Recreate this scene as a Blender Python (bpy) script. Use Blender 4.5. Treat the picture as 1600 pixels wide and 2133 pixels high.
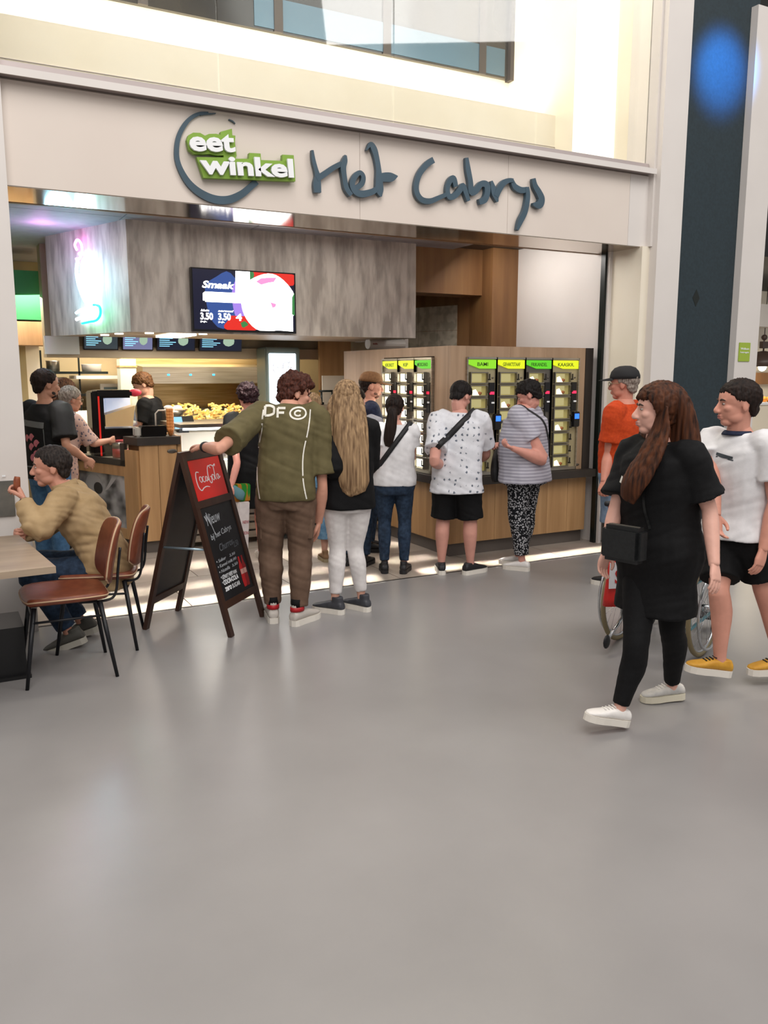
import bpy, bmesh, math, random
from mathutils import Vector as V, Matrix as M, noise
from mathutils.bvhtree import BVHTree
for o in list(bpy.data.objects): bpy.data.objects.remove(o)
random.seed(7)
R = math.radians
SC = bpy.context.scene
COL = SC.collection
# ------------------------------------------------------------------ camera, world, lights, exposure
FPX, CH = 1733.0, 1.72
PIT = math.atan((1066.5-779)/FPX); AZ = R(28.3)
cd = bpy.data.cameras.new('camera'); cam = bpy.data.objects.new('camera', cd); COL.objects.link(cam)
cd.sensor_fit = 'HORIZONTAL'; cd.sensor_width = 36; cd.lens = FPX/1600*36; cd.clip_end = 200
cam.location = (0, 0, CH); cam.rotation_euler = (math.pi/2-PIT, 0, -AZ)
SC.camera = cam
SC.view_settings.view_transform = 'Standard'; SC.view_settings.look = 'None'
SC.view_settings.exposure = 0.0; SC.view_settings.gamma = 1.0; SC.view_settings.use_curve_mapping = False
W = bpy.data.worlds.new('hall_ambience'); SC.world = W; W.use_nodes = True
W.node_tree.nodes['Background'].inputs[0].default_value = (1.0, 0.97, 0.95, 1)
W.node_tree.nodes['Background'].inputs[1].default_value = 0.42
def light(name, kind, loc, tgt, energy, col=(1, 1, 1), size=1.0, sy=None, spread=None, spot=None, blend=.5):
    d = bpy.data.lights.new(name, kind); d.energy = energy; d.color = col
    if kind == 'AREA':
        d.shape = 'RECTANGLE' if sy else 'SQUARE'; d.size = size
        if sy: d.size_y = sy
        if spread: d.spread = R(spread)
    else:
        d.shadow_soft_size = size
        if kind == 'SPOT': d.spot_size = R(spot); d.spot_blend = blend
    o = bpy.data.objects.new(name, d); COL.objects.link(o); o.location = loc
    dv = V(tgt)-V(loc)
    o.rotation_euler = dv.to_track_quat('-Z', 'Y').to_euler()
    return o
light('hall_ceiling_light', 'AREA', (1.5, 0.5, 9.0), (2.2, 3.0, 0), 330, (1, .96, .92), 5)
light('hall_ceiling_light', 'AREA', (-2.0, -5.0, 8.0), (2.5, 6.0, 2.2), 520, (1, .95, .91), 5)
light('hall_ceiling_light', 'AREA', (8.0, -1.0, 9.0), (5.0, 4.0, 0), 300, (1, .97, .94), 4)
light('blue_stage_spot', 'SPOT', (7.25, 3.9, 5.5), (6.98, 6.1, 4.60), 2600, (.02, .30, 1.0), .1, spot=21, blend=1)
# linear slot lamps in the shop ceiling behind the fascia
light('slot_lamp', 'AREA', (3.3, 6.62, 3.05), (3.3, 6.12, 0), 20, (1, .93, .84), 5.2, .05, spread=7)
light('slot_lamp', 'AREA', (3.3, 6.75, 3.05), (3.3, 6.62, 0), 8, (1, .93, .84), 5.2, .05, spread=7)
light('slot_lamp', 'AREA', (3.0, 7.25, 3.05), (3.0, 7.35, 0), 11, (1, .93, .84), 4.4, .1, spread=9)
light('shop_downlight', 'AREA', (3.0, 7.2, 3.05), (3.0, 7.1, 0), 13, (1, .92, .82), 2.4, .6)
light('shop_downlight', 'AREA', (0.75, 7.6, 3.05), (0.9, 7.7, 0), 14, (1, .94, .88), .6)
light('side_wall_fill', 'AREA', (5.2, 7.2, 3.05), (5.95, 7.1, 2.0), 16, (1, .95, .9), 1.0, .3)  # added fill, no fixture of the shop; brightens the right side wall
light('canopy_downlight', 'AREA', (2.7, 8.75, 2.07), (2.6, 8.6, 0), 36, (1, .9, .76), 1.8, .5)
light('kitchen_lamp', 'AREA', (3.0, 10.2, 2.3), (3.0, 10.75, .9), 70, (1, .86, .62), 2.2, .3)
light('kitchen_lamp', 'AREA', (1.2, 10.3, 2.6), (1.3, 10.6, .6), 60, (1, .93, .84), 1.0)
light('upper_cove_lamp', 'AREA', (3.0, 7.9, 4.40), (3.0, 8.25, 6), 95, (1, .9, .74), 6.0, .2)
light('upper_gallery_lamp', 'AREA', (3.0, 6.9, 7.25), (3.0, 7.4, 3.6), 230, (1, .93, .82), 5.0, .7)
light('neighbour_shop_lamp', 'AREA', (9.6, 7.6, 3.4), (9.8, 8.9, 1.0), 210, (1, .93, .82), 2.2)
# ------------------------------------------------------------------ helpers
def ray(u, v):
    a = (u-800)/FPX; b = -(v-1066.5)/FPX
    f = math.cos(PIT)+b*math.sin(PIT); z = -math.sin(PIT)+b*math.cos(PIT)
    return V((f*math.sin(AZ)+a*math.cos(AZ), f*math.cos(AZ)-a*math.sin(AZ), z))
CO = V((0, 0, CH))
def atY(u, v, Y): d = ray(u, v); return CO+d*(Y/d.y)
def atX(u, v, X): d = ray(u, v); return CO+d*(X/d.x)
def atZ(u, v, z=0.0): d = ray(u, v); return CO+d*((z-CH)/d.z)
def atP(u, v, p, n): d = ray(u, v); return CO+d*((V(p)-CO).dot(V(n))/d.dot(V(n)))
def atR(u, v, r): d = ray(u, v); return CO+d*(r/math.hypot(d.x, d.y))
def c(hexs, a=1.0):
    h = hexs.lstrip('#'); o = []
    for i in (0, 2, 4):
        x = int(h[i:i+2], 16)/255; o.append(x/12.92 if x <= .04045 else ((x+.055)/1.055)**2.4)
    return (*o, a)
MATS = {}
def mat(name, col='#808080', rough=.5, metal=0, spec=.5, emit=None, es=1.0, col2=None, scale=(8, 8, 8), lo=.35, hi=.65, detail=4, bump=0, bscale=None, coat=0, alpha=None, coord='Object', sheen=0, trans=0, rnd=0):
    if name in MATS: return MATS[name]
    m = bpy.data.materials.new(name); m.use_nodes = True; nt = m.node_tree; N = nt.nodes; L = nt.links
    b = N['Principled BSDF']; MATS[name] = m
    b.inputs['Base Color'].default_value = c(col) if isinstance(col, str) else col
    b.inputs['Roughness'].default_value = rough; b.inputs['Metallic'].default_value = metal
    b.inputs['Specular IOR Level'].default_value = spec; b.inputs['Coat Weight'].default_value = coat
    b.inputs['Sheen Weight'].default_value = sheen; b.inputs['Transmission Weight'].default_value = trans
    if emit: b.inputs['Emission Color'].default_value = c(emit); b.inputs['Emission Strength'].default_value = es
    if alpha is not None: b.inputs['Alpha'].default_value = alpha
    if col2 or bump:
        tc = N.new('ShaderNodeTexCoord'); mp = N.new('ShaderNodeMapping'); mp.inputs['Scale'].default_value = scale
        L.new(tc.outputs[coord], mp.inputs[0]); n = N.new('ShaderNodeTexNoise'); n.inputs['Scale'].default_value = 1; n.inputs['Detail'].default_value = detail
        vec = mp.outputs[0]
        if rnd:
            oi = N.new('ShaderNodeObjectInfo'); ad = N.new('ShaderNodeVectorMath'); ad.operation = 'ADD'
            mu = N.new('ShaderNodeMath'); mu.operation = 'MULTIPLY'; mu.inputs[1].default_value = 40
            L.new(oi.outputs['Random'], mu.inputs[0]); L.new(vec, ad.inputs[0]); L.new(mu.outputs[0], ad.inputs[1]); vec = ad.outputs[0]
        L.new(vec, n.inputs['Vector'])
        if col2:
            cr = N.new('ShaderNodeValToRGB'); cr.color_ramp.elements[0].position = lo; cr.color_ramp.elements[1].position = hi
            cr.color_ramp.elements[0].color = c(col); cr.color_ramp.elements[1].color = c(col2)
            L.new(n.outputs[0], cr.inputs[0]); out = cr.outputs[0]
            if rnd:
                hv = N.new('ShaderNodeHueSaturation'); mr = N.new('ShaderNodeMapRange')
                mr.inputs['To Min'].default_value = 1-rnd; mr.inputs['To Max'].default_value = 1+rnd
                L.new(oi.outputs['Random'], mr.inputs[0]); L.new(mr.outputs[0], hv.inputs['Value']); L.new(out, hv.inputs['Color']); out = hv.outputs[0]
            L.new(out, b.inputs['Base Color'])
        if bump:
            bp = N.new('ShaderNodeBump'); bp.inputs['Strength'].default_value = bump; bp.inputs['Distance'].default_value = .01
            src = n.outputs[0]
            if bscale:
                n2 = N.new('ShaderNodeTexNoise'); n2.inputs['Scale'].default_value = bscale; L.new(tc.outputs[coord], n2.inputs['Vector']); src = n2.outputs[0]
            L.new(src, bp.inputs['Height']); L.new(bp.outputs[0], b.inputs['Normal'])
    return m
def glass(name, tint=(1, 1, 1, 1), refl=.12, rough=.02):
    if name in MATS: return MATS[name]
    m = bpy.data.materials.new(name); m.use_nodes = True; N = m.node_tree.nodes; L = m.node_tree.links; N.clear(); MATS[name] = m
    t = N.new('ShaderNodeBsdfTransparent'); t.inputs[0].default_value = tint; g = N.new('ShaderNodeBsdfGlossy'); g.inputs['Roughness'].default_value = rough
    x = N.new('ShaderNodeMixShader'); f = N.new('ShaderNodeLayerWeight'); pw = N.new('ShaderNodeMath'); pw.operation = 'POWER'; pw.inputs[1].default_value = 5
    L.new(f.outputs['Facing'], pw.inputs[0])
    mu = N.new('ShaderNodeMath'); mu.operation = 'MULTIPLY_ADD'; mu.inputs[1].default_value = .8; mu.inputs[2].default_value = refl*.3
    L.new(pw.outputs[0], mu.inputs[0]); L.new(mu.outputs[0], x.inputs[0]); L.new(t.outputs[0], x.inputs[1]); L.new(g.outputs[0], x.inputs[2])
    o = N.new('ShaderNodeOutputMaterial'); L.new(x.outputs[0], o.inputs[0]); return m
def emis(name, col, s):
    return mat(name, '#000000', .5, emit=col, es=s)
def bmn(): return bmesh.new()
def box(bm, a, b, mi=0, Mx=None):
    x0, y0, z0 = a; x1, y1, z1 = b
    vs = [bm.verts.new(p) for p in ((x0, y0, z0), (x1, y0, z0), (x1, y1, z0), (x0, y1, z0), (x0, y0, z1), (x1, y0, z1), (x1, y1, z1), (x0, y1, z1))]
    if Mx:
        for v in vs: v.co = Mx @ v.co
    for f in ((3, 2, 1, 0), (4, 5, 6, 7), (0, 1, 5, 4), (1, 2, 6, 5), (2, 3, 7, 6), (3, 0, 4, 7)):
        F = bm.faces.new([vs[i] for i in f]); F.material_index = mi
    return bm
def prism(bm, pts, off, mi=0):
    """polygon pts (3D) extruded by vector off"""
    n = len(pts); a = [bm.verts.new(V(p)) for p in pts]; b = [bm.verts.new(V(p)+V(off)) for p in pts]
    fs = [bm.faces.new(a[::-1]), bm.faces.new(b)]
    for i in range(n): fs.append(bm.faces.new((a[i], a[(i+1) % n], b[(i+1) % n], b[i])))
    for f in fs: f.material_index = mi; f.normal_update()
    return bm
def loft(bm, rings, mi=0, cap=True):
    rs = [[bm.verts.new(V(p)) for p in r] for r in rings]; n = len(rs[0])
    fs = []
    for a, b in zip(rs, rs[1:]):
        for i in range(n): fs.append(bm.faces.new((a[i], a[(i+1) % n], b[(i+1) % n], b[i])))
    if cap: fs.append(bm.faces.new(rs[0][::-1])); fs.append(bm.faces.new(rs[-1]))
    for f in fs: f.material_index = mi; f.smooth = True
    return bm
def ring(cn, ax, ay, rx, ry, n=12, sq=2.0):
    o = []
    for i in range(n):
        t = 2*math.pi*i/n; ct, st = math.cos(t), math.sin(t); e = 2/sq
        o.append(V(cn)+V(ax)*(rx*math.copysign(abs(ct)**e, ct))+V(ay)*(ry*math.copysign(abs(st)**e, st)))
    return o
def crom(pts, sub):
    """Catmull-Rom over tuples of equal length"""
    if len(pts) < 3 or sub < 2: return [tuple(p) for p in pts]
    P = [pts[0]]+list(pts)+[pts[-1]]; o = []
    for i in range(1, len(P)-2):
        for k in range(sub):
            t = k/sub
            o.append(tuple(.5*((2*b)+(-a+q)*t+(2*a-5*b+4*q-d)*t*t+(-a+3*b-3*q+d)*t**3) for a, b, q, d in zip(P[i-1], P[i], P[i+1], P[i+2])))
    o.append(tuple(pts[-1])); return o
def limb(bm, pts, rads, n=10, sub=3, asp=1.0, up=None, mi=0, cap=True):
    q = crom([(*V(p), r) for p, r in zip(pts, rads)], sub)
    P = [V(x[:3]) for x in q]; rings = []; ref = None
    for i, p in enumerate(P):
        t = (P[min(i+1, len(P)-1)]-P[max(i-1, 0)]).normalized()
        if ref is None:
            ref = V(up) if up else (V((1, 0, 0)) if abs(t.x) < .8 else V((0, 1, 0)))
        ref = (ref-t*ref.dot(t)).normalized(); s2 = t.cross(ref)
        rings.append(ring(p, ref, s2, q[i][3], q[i][3]*asp, n))
    return loft(bm, rings, mi, cap)
def tube(bm, pts, r, n=8, mi=0, sub=1): return limb(bm, pts, [r]*len(pts), n, sub, 1, None, mi)
def ell(bm, cn, rx, ry=None, rz=None, Mx=None, mi=0, sub=2):
    ry = ry or rx; rz = rz or rx
    g = bmesh.ops.create_icosphere(bm, subdivisions=sub, radius=1.0)
    for v in g['verts']:
        v.co = V((v.co.x*rx, v.co.y*ry, v.co.z*rz))+V(cn)
        if Mx: v.co = Mx @ v.co
    for v in g['verts']:
        for f in v.link_faces: f.material_index = mi; f.smooth = True
    return bm
def cyl(bm, a, b, r0, r1=None, n=16, mi=0):
    a = V(a); b = V(b); t = (b-a).normalized(); x = t.orthogonal().normalized(); y = t.cross(x)
    loft(bm, [ring(a, x, y, r0, r0, n), ring(b, x, y, r1 if r1 is not None else r0, r1 if r1 is not None else r0, n)], mi)
    return bm
def wm(o):
    m = o.matrix_basis.copy()
    while o.parent: o = o.parent; m = o.matrix_basis @ m
    return m
def ob(name, bm, mt, parent=None, world=False, smooth=None, recalc=True, bevel=0):
    if parent is not None and world: bm.transform(wm(parent).inverted())
    if bevel:
        bmesh.ops.bevel(bm, geom=bm.edges[:]+bm.verts[:], offset=bevel, segments=2, affect='EDGES', clamp_overlap=True)
    if recalc: bmesh.ops.recalc_face_normals(bm, faces=bm.faces[:])
    me = bpy.data.meshes.new(name); bm.to_mesh(me); bm.free()
    for m in (mt if isinstance(mt, (list, tuple)) else [mt]): me.materials.append(m)
    if smooth is not None:
        for p in me.polygons: p.use_smooth = smooth
    o = bpy.data.objects.new(name, me); COL.objects.link(o)
    if parent is not None: o.parent = parent
    return o
def thing(name, label, cat, loc=(0, 0, 0), rz=0, group=None):
    o = bpy.data.objects.new(name, None); COL.objects.link(o); o.empty_display_size = .1
    o.location = loc; o.rotation_euler = (0, 0, rz); o['label'] = label; o['category'] = cat
    if group: o['group'] = group
    return o
def tag(o, label, cat, group=None):
    o['label'] = label; o['category'] = cat
    if group: o['group'] = group
    return o
def struct(name, bm, mt, **k):
    o = ob(name, bm, mt, **k); o['kind'] = 'structure'; return o
def dup(o, parent=None):
    q = o.copy(); COL.objects.link(q); q.parent = parent; return q
def text_bm(s, h=1.0, ext=.0, off=0.0, shear=0.0, space=1.0):
    cu = bpy.data.curves.new('lettering', 'FONT'); cu.body = s; cu.size = h; cu.extrude = ext; cu.offset = off; cu.shear = shear; cu.space_character = space
    cu.resolution_u = 3
    t = bpy.data.objects.new('lettering_tmp', cu); COL.objects.link(t)
    dg = bpy.context.evaluated_depsgraph_get(); me = bpy.data.meshes.new_from_object(t.evaluated_get(dg))
    bm = bmn(); bm.from_mesh(me); bpy.data.objects.remove(t); bpy.data.curves.remove(cu); bpy.data.meshes.remove(me)
    return bm
def fit_text(s, o, xd, yd, w, h, off=0.0, ext=.002, shear=0.0, lift=0.0):
    """lettering scaled to w x h with its lower left at o; xd/yd unit axes of the surface"""
    bm = text_bm(s, 1, 1, off, shear)
    xs = [v.co.x for v in bm.verts]; ys = [v.co.y for v in bm.verts]
    x0, x1, y0, y1 = min(xs), max(xs), min(ys), max(ys); n = V(xd).cross(V(yd))
    for v in bm.verts:
        q = v.co.copy(); v.co = V(o)+V(xd)*((q.x-x0)/(x1-x0)*w)+V(yd)*((q.y-y0)/(y1-y0)*h)+n*(lift+(ext if q.z > 0 else 0))
    return bm
def stroke(bm, pts, o, xd, yd, ext, mi=0, sub=5, lift=0):
    """brush stroke: pts (x,y,width) in metres on the surface frame"""
    q = crom(pts, sub); n = V(xd).cross(V(yd)); A = []; B = []
    for i, p in enumerate(q):
        a = q[max(i-1, 0)]; b = q[min(i+1, len(q)-1)]; tx, ty = b[0]-a[0], b[1]-a[1]; l = math.hypot(tx, ty) or 1
        nx, ny = -ty/l*p[2]/2, tx/l*p[2]/2
        f = lambda x, y: V(o)+V(xd)*x+V(yd)*y
        A.append(f(p[0]+nx, p[1]+ny)); B.append(f(p[0]-nx, p[1]-ny))
    rings = [[a+n*lift, b+n*lift, b+n*(lift+ext+i_*min(.00012, ext*.02)), a+n*(lift+ext+i_*min(.00012, ext*.02))] for i_, (a, b) in enumerate(zip(A, B))]
    loft(bm, rings, mi)
    for f in bm.faces: f.smooth = False
    return bm
def join(a, b):
    me = bpy.data.meshes.new('t'); b.to_mesh(me); a.from_mesh(me); bpy.data.meshes.remove(me); b.free(); return a
def remesh(bm, vox, sm=2, k=.5):
    me = bpy.data.meshes.new('t'); bmesh.ops.recalc_face_normals(bm, faces=bm.faces[:]); bm.to_mesh(me); bm.free()
    o = bpy.data.objects.new('remesh_tmp', me); COL.objects.link(o)
    md = o.modifiers.new('r', 'REMESH'); md.mode = 'VOXEL'; md.voxel_size = vox
    dg = bpy.context.evaluated_depsgraph_get(); m2 = bpy.data.meshes.new_from_object(o.evaluated_get(dg))
    r = bmn(); r.from_mesh(m2); bpy.data.objects.remove(o); bpy.data.meshes.remove(me); bpy.data.meshes.remove(m2)
    for _ in range(sm): bmesh.ops.smooth_vert(r, verts=r.verts[:], factor=k, use_axis_x=True, use_axis_y=True, use_axis_z=True)
    for f in r.faces: f.smooth = True
    r.normal_update(); return r
# ------------------------------------------------------------------ materials
FLOOR = mat('hall_floor_coating', '#878483', .30, spec=.5, col2='#979493', scale=(.9, .9, .9), lo=.3, hi=.75, detail=7, bump=.03, bscale=1.6)
TILE = mat('shop_tile', '#988c81', .38, col2='#a69a8f', scale=(3, 3, 3), detail=6, rnd=.04)
GROUT = mat('grout', '#7d756e', .8)
WHITE = mat('white_lacquer', '#d8d2cd', .45, col2='#dcd6d1', scale=(2, 2, 2))
FASC = mat('fascia_cream', '#d9cdc3', .42, col2='#dcd1c7', scale=(1.5, 1.5, 1.5))
CREAM = mat('cream_plaster', '#e4dbc8', .6, col2='#e8e0cf', scale=(2, 2, 2))
LIPM = mat('brushed_lip', '#b9aeac', .35, metal=.3)
SOFFM = mat('polished_soffit', '#b7a99a', .10, metal=.85)
CEIL = mat('ceiling_tile', '#8f8c92', .7, col2='#98959b', scale=(9, 9, 9))
DARK = mat('dark_trim', '#2a2420', .5, col2='#352d28', scale=(6, 6, 2))
BLACKG = mat('black_rail', '#0c1512', .35)
SLATE = mat('dark_slate_panel', '#222f35', .42, metal=.1, col2='#27363d', scale=(40, 40, 40), bump=.05)
OAK = mat('oak_board', '#a27b50', .5, col2='#bf9668', scale=(14, 14, 1.1), lo=.3, hi=.7, detail=6, rnd=.09)
OAKD = mat('brown_oak', '#7a5433', .5, col2='#8f6840', scale=(10, 10, .9), lo=.3, hi=.7, detail=6, rnd=.06)
GREYW = mat('grey_weathered_wood', '#a09892', .6, col2='#cbc4bd', scale=(13, 13, 2.6), lo=.36, hi=.60, detail=12, bump=.15)
AUTOW = mat('grey_oak_cladding', '#94795f', .5, col2='#ab8f74', scale=(12, 12, 1.0), lo=.3, hi=.7, detail=6, rnd=.05)
STEEL = mat('brushed_steel', '#b9b2a6', .28, metal=.9, col2='#a49c90', scale=(2, 2, 60), detail=3)
STEELD = mat('dark_steel', '#77716a', .35, metal=.8)
GREEN = mat('green_band', '#1d6a38', .6, col2='#237a42', scale=(3, 3, 3))
PLINTH = mat('grey_plinth', '#5d554f', .5)
PATT = mat('patterned_tile', '#a89f8c', .5, col2='#c4bba8', scale=(11, 11, 11), lo=.42, hi=.58, detail=1)
GLASS = glass('window_glass', (.97, .98, .97, 1), .25)
GLASSC = glass('case_glass', (.98, .99, .98, 1), .1)
LAMPW = emis('lamp_warm', '#fff0d2', 9.0); LAMPC = emis('lamp_cool', '#f4f7ff', 7.0)
# ------------------------------------------------------------------ floor
struct('floor', box(bmn(), (-9, -8, -.2), (16, 5.985, 0)), FLOOR)
fs = struct('floor_shop', box(bmn(), (-1, 6.0, -.2), (6.4, 13, -.012)), GROUT)
struct('floor_side', box(bmn(), (6.4, 6.0, -.2), (16, 13, -.0)), TILE)
tx, ty, g = .9, .9, .0035
tb = box(bmn(), (-tx/2+g, -ty/2+g, -.012), (tx/2-g, ty/2-g, 0)); t0 = ob('tile', tb, TILE, fs); t0.location = (.25, 6.46, 0)
for i in range(7):
    for j in range(5):
        if i or j: q = dup(t0, fs); q.location = (.25+i*tx+(.3 if j % 2 else 0), 6.46+j*ty, 0)
struct('trim_1', box(bmn(), (-1, 5.985, -.05), (6.4, 6.005, .003)), DARK)
# ------------------------------------------------------------------ facade: pillar, fascia, soffit, columns
struct('wall_left', box(bmn(), (-3.0, 5.9, 0), (.515, 6.35, 6.6)), WHITE)
fr = struct('wall_front', box(bmn(), (.45, 6.03, 2.92), (6.05, 6.5, 3.55)), FASC)
xs = [.45, 3.02, 4.42, 5.80]
for a, b in zip(xs, xs[1:]+[]):
    ob('panel', box(bmn(), (a+.0015, 6.0, 2.9), (b-.0015, 6.03, 3.53)), FASC, fr)
ob('panel', box(bmn(), (5.80+.0015, 6.0, 2.9), (6.05, 6.03, 3.53)), WHITE, fr)
struct('trim_2', box(bmn(), (.45, 5.90, 3.545), (6.02, 6.10, 3.575)), LIPM)
struct('trim_3', box(bmn(), (.45, 5.895, 3.530), (6.02, 5.903, 3.577)), WHITE)
struct('trim_4', box(bmn(), (.45, 6.0, 3.575), (6.02, 6.12, 3.64)), LIPM)
struct('ceiling_soffit', box(bmn(), (.45, 6.002, 2.893), (6.0, 6.53, 2.902)), SOFFM)
struct('trim_5', box(bmn(), (.45, 6.53, 2.89), (5.95, 6.57, 3.09)), OAKD)
ce = struct('ceiling', box(bmn(), (-1.2, 6.5, 3.10), (6.1, 12.5, 3.2)), DARK)
cb = box(bmn(), (-.595, -.595, -.02), (.595, .595, 0)); c0 = ob('ceiling_tile', cb, CEIL, ce); c0.location = (-.2, 7.2, 3.10)
for i in range(5):
    for j in range(4):
        if i or j: q = dup(c0, ce); q.location = (-.2+i*1.2, 7.2+j*1.2, 3.10)
# side wall (faces the shop) and the columns to the right
struct('wall_right', box(bmn(), (5.95, 6.47, 0), (6.1, 12.5, 3.1)), WHITE)
struct('trim_6', box(bmn(), (5.90, 6.39, 0), (5.96, 6.45, 2.9)), BLACKG)
struct('trim_7', box(bmn(), (5.925, 6.355, 0), (5.96, 6.388, 2.9)), WHITE)
struct('wall_right_return', box(bmn(), (5.96, 5.97, .3), (6.06, 6.36, 2.9)), CREAM)
struct('trim_8', box(bmn(), (5.99, 6.0, 0), (6.1, 6.36, .3)), DARK)
struct('wall_right_column', box(bmn(), (6.055, 5.88, 0), (6.36, 6.6, 7.0)), WHITE)
struct('trim_9', box(bmn(), (6.03, 5.94, 2.9), (6.055, 6.3, 7.0)), WHITE)
dp = struct('wall_right_panel', box(bmn(), (6.36, 6.06, 0), (7.46, 6.2, 7.0)), SLATE)
bm = bmn(); p = V((6.81, 6.058, 2.47)); prism(bm, [p+V((0, 0, .085)), p+V((-.05, 0, 0)), p+V((0, 0, -.085)), p+V((.05, 0, 0))], (0, .01, 0))
ob('diamond_hole', bm, BLACKG, dp)
struct('wall_right_post', box(bmn(), (7.34, 5.98, 0), (7.68, 6.3, 5.25)), WHITE)
# upper gallery behind glass
struct('wall_upper_ledge', box(bmn(), (-.5, 7.4, 3.4), (6.05, 7.75, 4.42)), CREAM)
struct('trim_10', box(bmn(), (-.5, 7.393, 4.10), (6.05, 7.4, 4.104)), LIPM)
struct('wall_upper_back', box(bmn(), (-.5, 8.25, 3.4), (6.15, 8.4, 7.4)), CREAM)
wu = struct('window_1', box(bmn(), (1.0, 8.2, 5.0), (6.0, 8.25, 7.4)), mat('dark_window', '#181510', .12, col2='#3a352c', scale=(.8, 2, .6), lo=.4, hi=.8))
for i, x in enumerate((1.9, 3.2, 4.4, 5.6)):
    ob('mullion', box(bmn(), (x, 8.18, 5.0), (x+.09, 8.2, 7.4)), DARK, wu)
ob('lower_pane', box(bmn(), (3.0, 8.19, 5.02), (5.95, 8.198, 5.3)), mat('blue_pane', '#3c5566', .2), wu)
struct('trim_11', box(bmn(), (6.0, 8.15, 4.98), (6.05, 8.25, 7.4)), DARK)
struct('wall_upper_right', box(bmn(), (6.05, 6.12, 3.55), (6.06, 8.4, 7.4)), CREAM)
tag(ob('light_panel', box(bmn(), (6.035, 6.5, 3.62), (6.05, 7.1, 7.3)), emis('lightbox_white', '#fff8ea', 1.7)), 'tall glowing white light panel behind the upper glass', 'light panel')
tag(ob('cove_lamp', box(bmn(), (-.4, 7.80, 4.36), (6.0, 7.86, 4.385)), emis('cove_led', '#ffe9bd', 9)), 'long warm cove lamp along the upper ledge', 'lamp')
struct('ceiling_upper', box(bmn(), (-.5, 6.1, 7.3), (6.15, 8.4, 7.4)), CREAM)
for i, (x0, x1) in enumerate(((.40, 1.94), (1.95, 3.34), (3.35, 4.74), (4.75, 6.03))):
    struct('window_%d' % (i+2), box(bmn(), (x0, 6.05, 3.62), (x1, 6.062, 7.0)), GLASS)
# back rooms of the shop
struct('wall_back', box(bmn(), (-1.2, 11.4, 0), (6.1, 11.55, 3.1)), mat('kitchen_wall', '#9d8a6a', .6, col2='#aa9875', scale=(2, 2, 2)))
struct('wall_shop_left', box(bmn(), (-1.0, 6.35, 0), (-.9, 11.4, 3.1)), CREAM)
wp = struct('wall_back_left', box(bmn(), (-.9, 10.7, 0), (1.15, 10.8, 2.1)), CREAM)
ob('panel', box(bmn(), (.62, 10.66, 0), (1.0, 10.7, 2.08)), mat('khaki_wall', '#a8966c', .6), wp)
struct('trim_12', box(bmn(), (-.9, 10.3, 2.32), (1.2, 10.7, 2.60)), GREEN)
struct('trim_13', box(bmn(), (-.9, 10.28, 2.04), (1.25, 10.7, 2.30)), OAK)
struct('trim_17', box(bmn(), (-.9, 10.26, 2.60), (1.25, 10.7, 2.85)), GREEN)
# wooden bulkhead, oak end wall and patterned tile wall on the right
struct('trim_14', box(bmn(), (4.55, 8.05, 2.60), (5.62, 8.4, 3.1)), OAKD)
struct('wall_oak', box(bmn(), (5.60, 7.85, 0), (5.95, 8.4, 3.1)), OAKD)
d11 = V((math.cos(R(111)), math.sin(R(111)), 0)); n11 = V((-d11.y, d11.x, 0))
p0 = V((5.60, 8.30, 0)); bm = bmn()
prism(bm, [p0, p0+d11*2.2, p0+d11*2.2+V((0, 0, 3.1)), p0+V((0, 0, 3.1))], V((.1, .04, 0)))
wt = struct('wall_tiled', bm, OAKD)
for i in range(5):
    for j in range(5):
        a = p0+d11*(.17+i*.29)+V((0, 0, 2.52-j*.29)); bm = bmn()
        prism(bm, [a, a+d11*.286, a+d11*.286+V((0, 0, -.286)), a+V((0, 0, -.286))], V((-.012, -.005, 0))); ob('tile', bm, PATT, wt)
bm = box(bmn(), (4.2, 9.45, 0), (5.2, 9.5, 3.1)); struct('wall_oak_back', bm, OAK)
struct('wall_grey_back', box(bmn(), (4.62, 9.40, 0), (5.3, 9.45, 3.1)), mat('grey_stucco', '#8d8068', .6, col2='#a2957c', scale=(4, 4, 2)))
# neighbouring shop on the right
struct('wall_side_back', box(bmn(), (6.5, 9.0, 0), (14, 9.1, 3.0)), mat('bright_wall', '#efe6d4', .6))
struct('ceiling_side', box(bmn(), (6.5, 6.4, 3.0), (14, 9.2, 6.0)), mat('black_ceiling', '#0d0b0a', .6))
struct('trim_15', box(bmn(), (9.5, 8.85, 1.56), (13, 9.0, 1.74)), OAKD)
struct('trim_16', box(bmn(), (9.8, 8.30, 2.40), (11.13, 8.6, 2.72)), WHITE)
# ------------------------------------------------------------------ canopy over the counter
CX, CY = 1.64, 7.9
cl = V((CX, CY, 0))+d11*1.45
can = thing('canopy', 'grey weathered wood canopy hanging over the counter', 'canopy', (2.8, 8.4, 2.1))
bm = bmn(); prism(bm, [(CX, CY, 2.1), (4.64, CY, 2.1), (4.64, CY+.06, 2.1), (CX+.05, CY+.06, 2.1)], (0, 0, .985)); ob('front_board', bm, GREYW, can, True)
bm = bmn(); prism(bm, [(CX, CY+.002, 2.1), (CX+.06, CY+.06, 2.1), cl+V((.06, 0, 2.1)), cl+V((0, 0, 2.1))], (0, 0, .985)); ob('side_board', bm, GREYW, can, True)
bm = bmn(); prism(bm, [(CX+.01, CY+.02, 2.105), (4.63, CY+.02, 2.105), (4.63, 9.25, 2.105), cl+V((.02, 0, 2.105))], (0, 0, .03)); ob('underside', bm, mat('canopy_underside', '#b09c86', .5), can, True)
bm = bmn(); prism(bm, [(4.58, CY+.06, 2.1), (4.64, CY+.06, 2.1), (4.64, 9.25, 2.1), (4.58, 9.25, 2.1)], (0, 0, .985)); ob('side_board', bm, GREYW, can, True)
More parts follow.
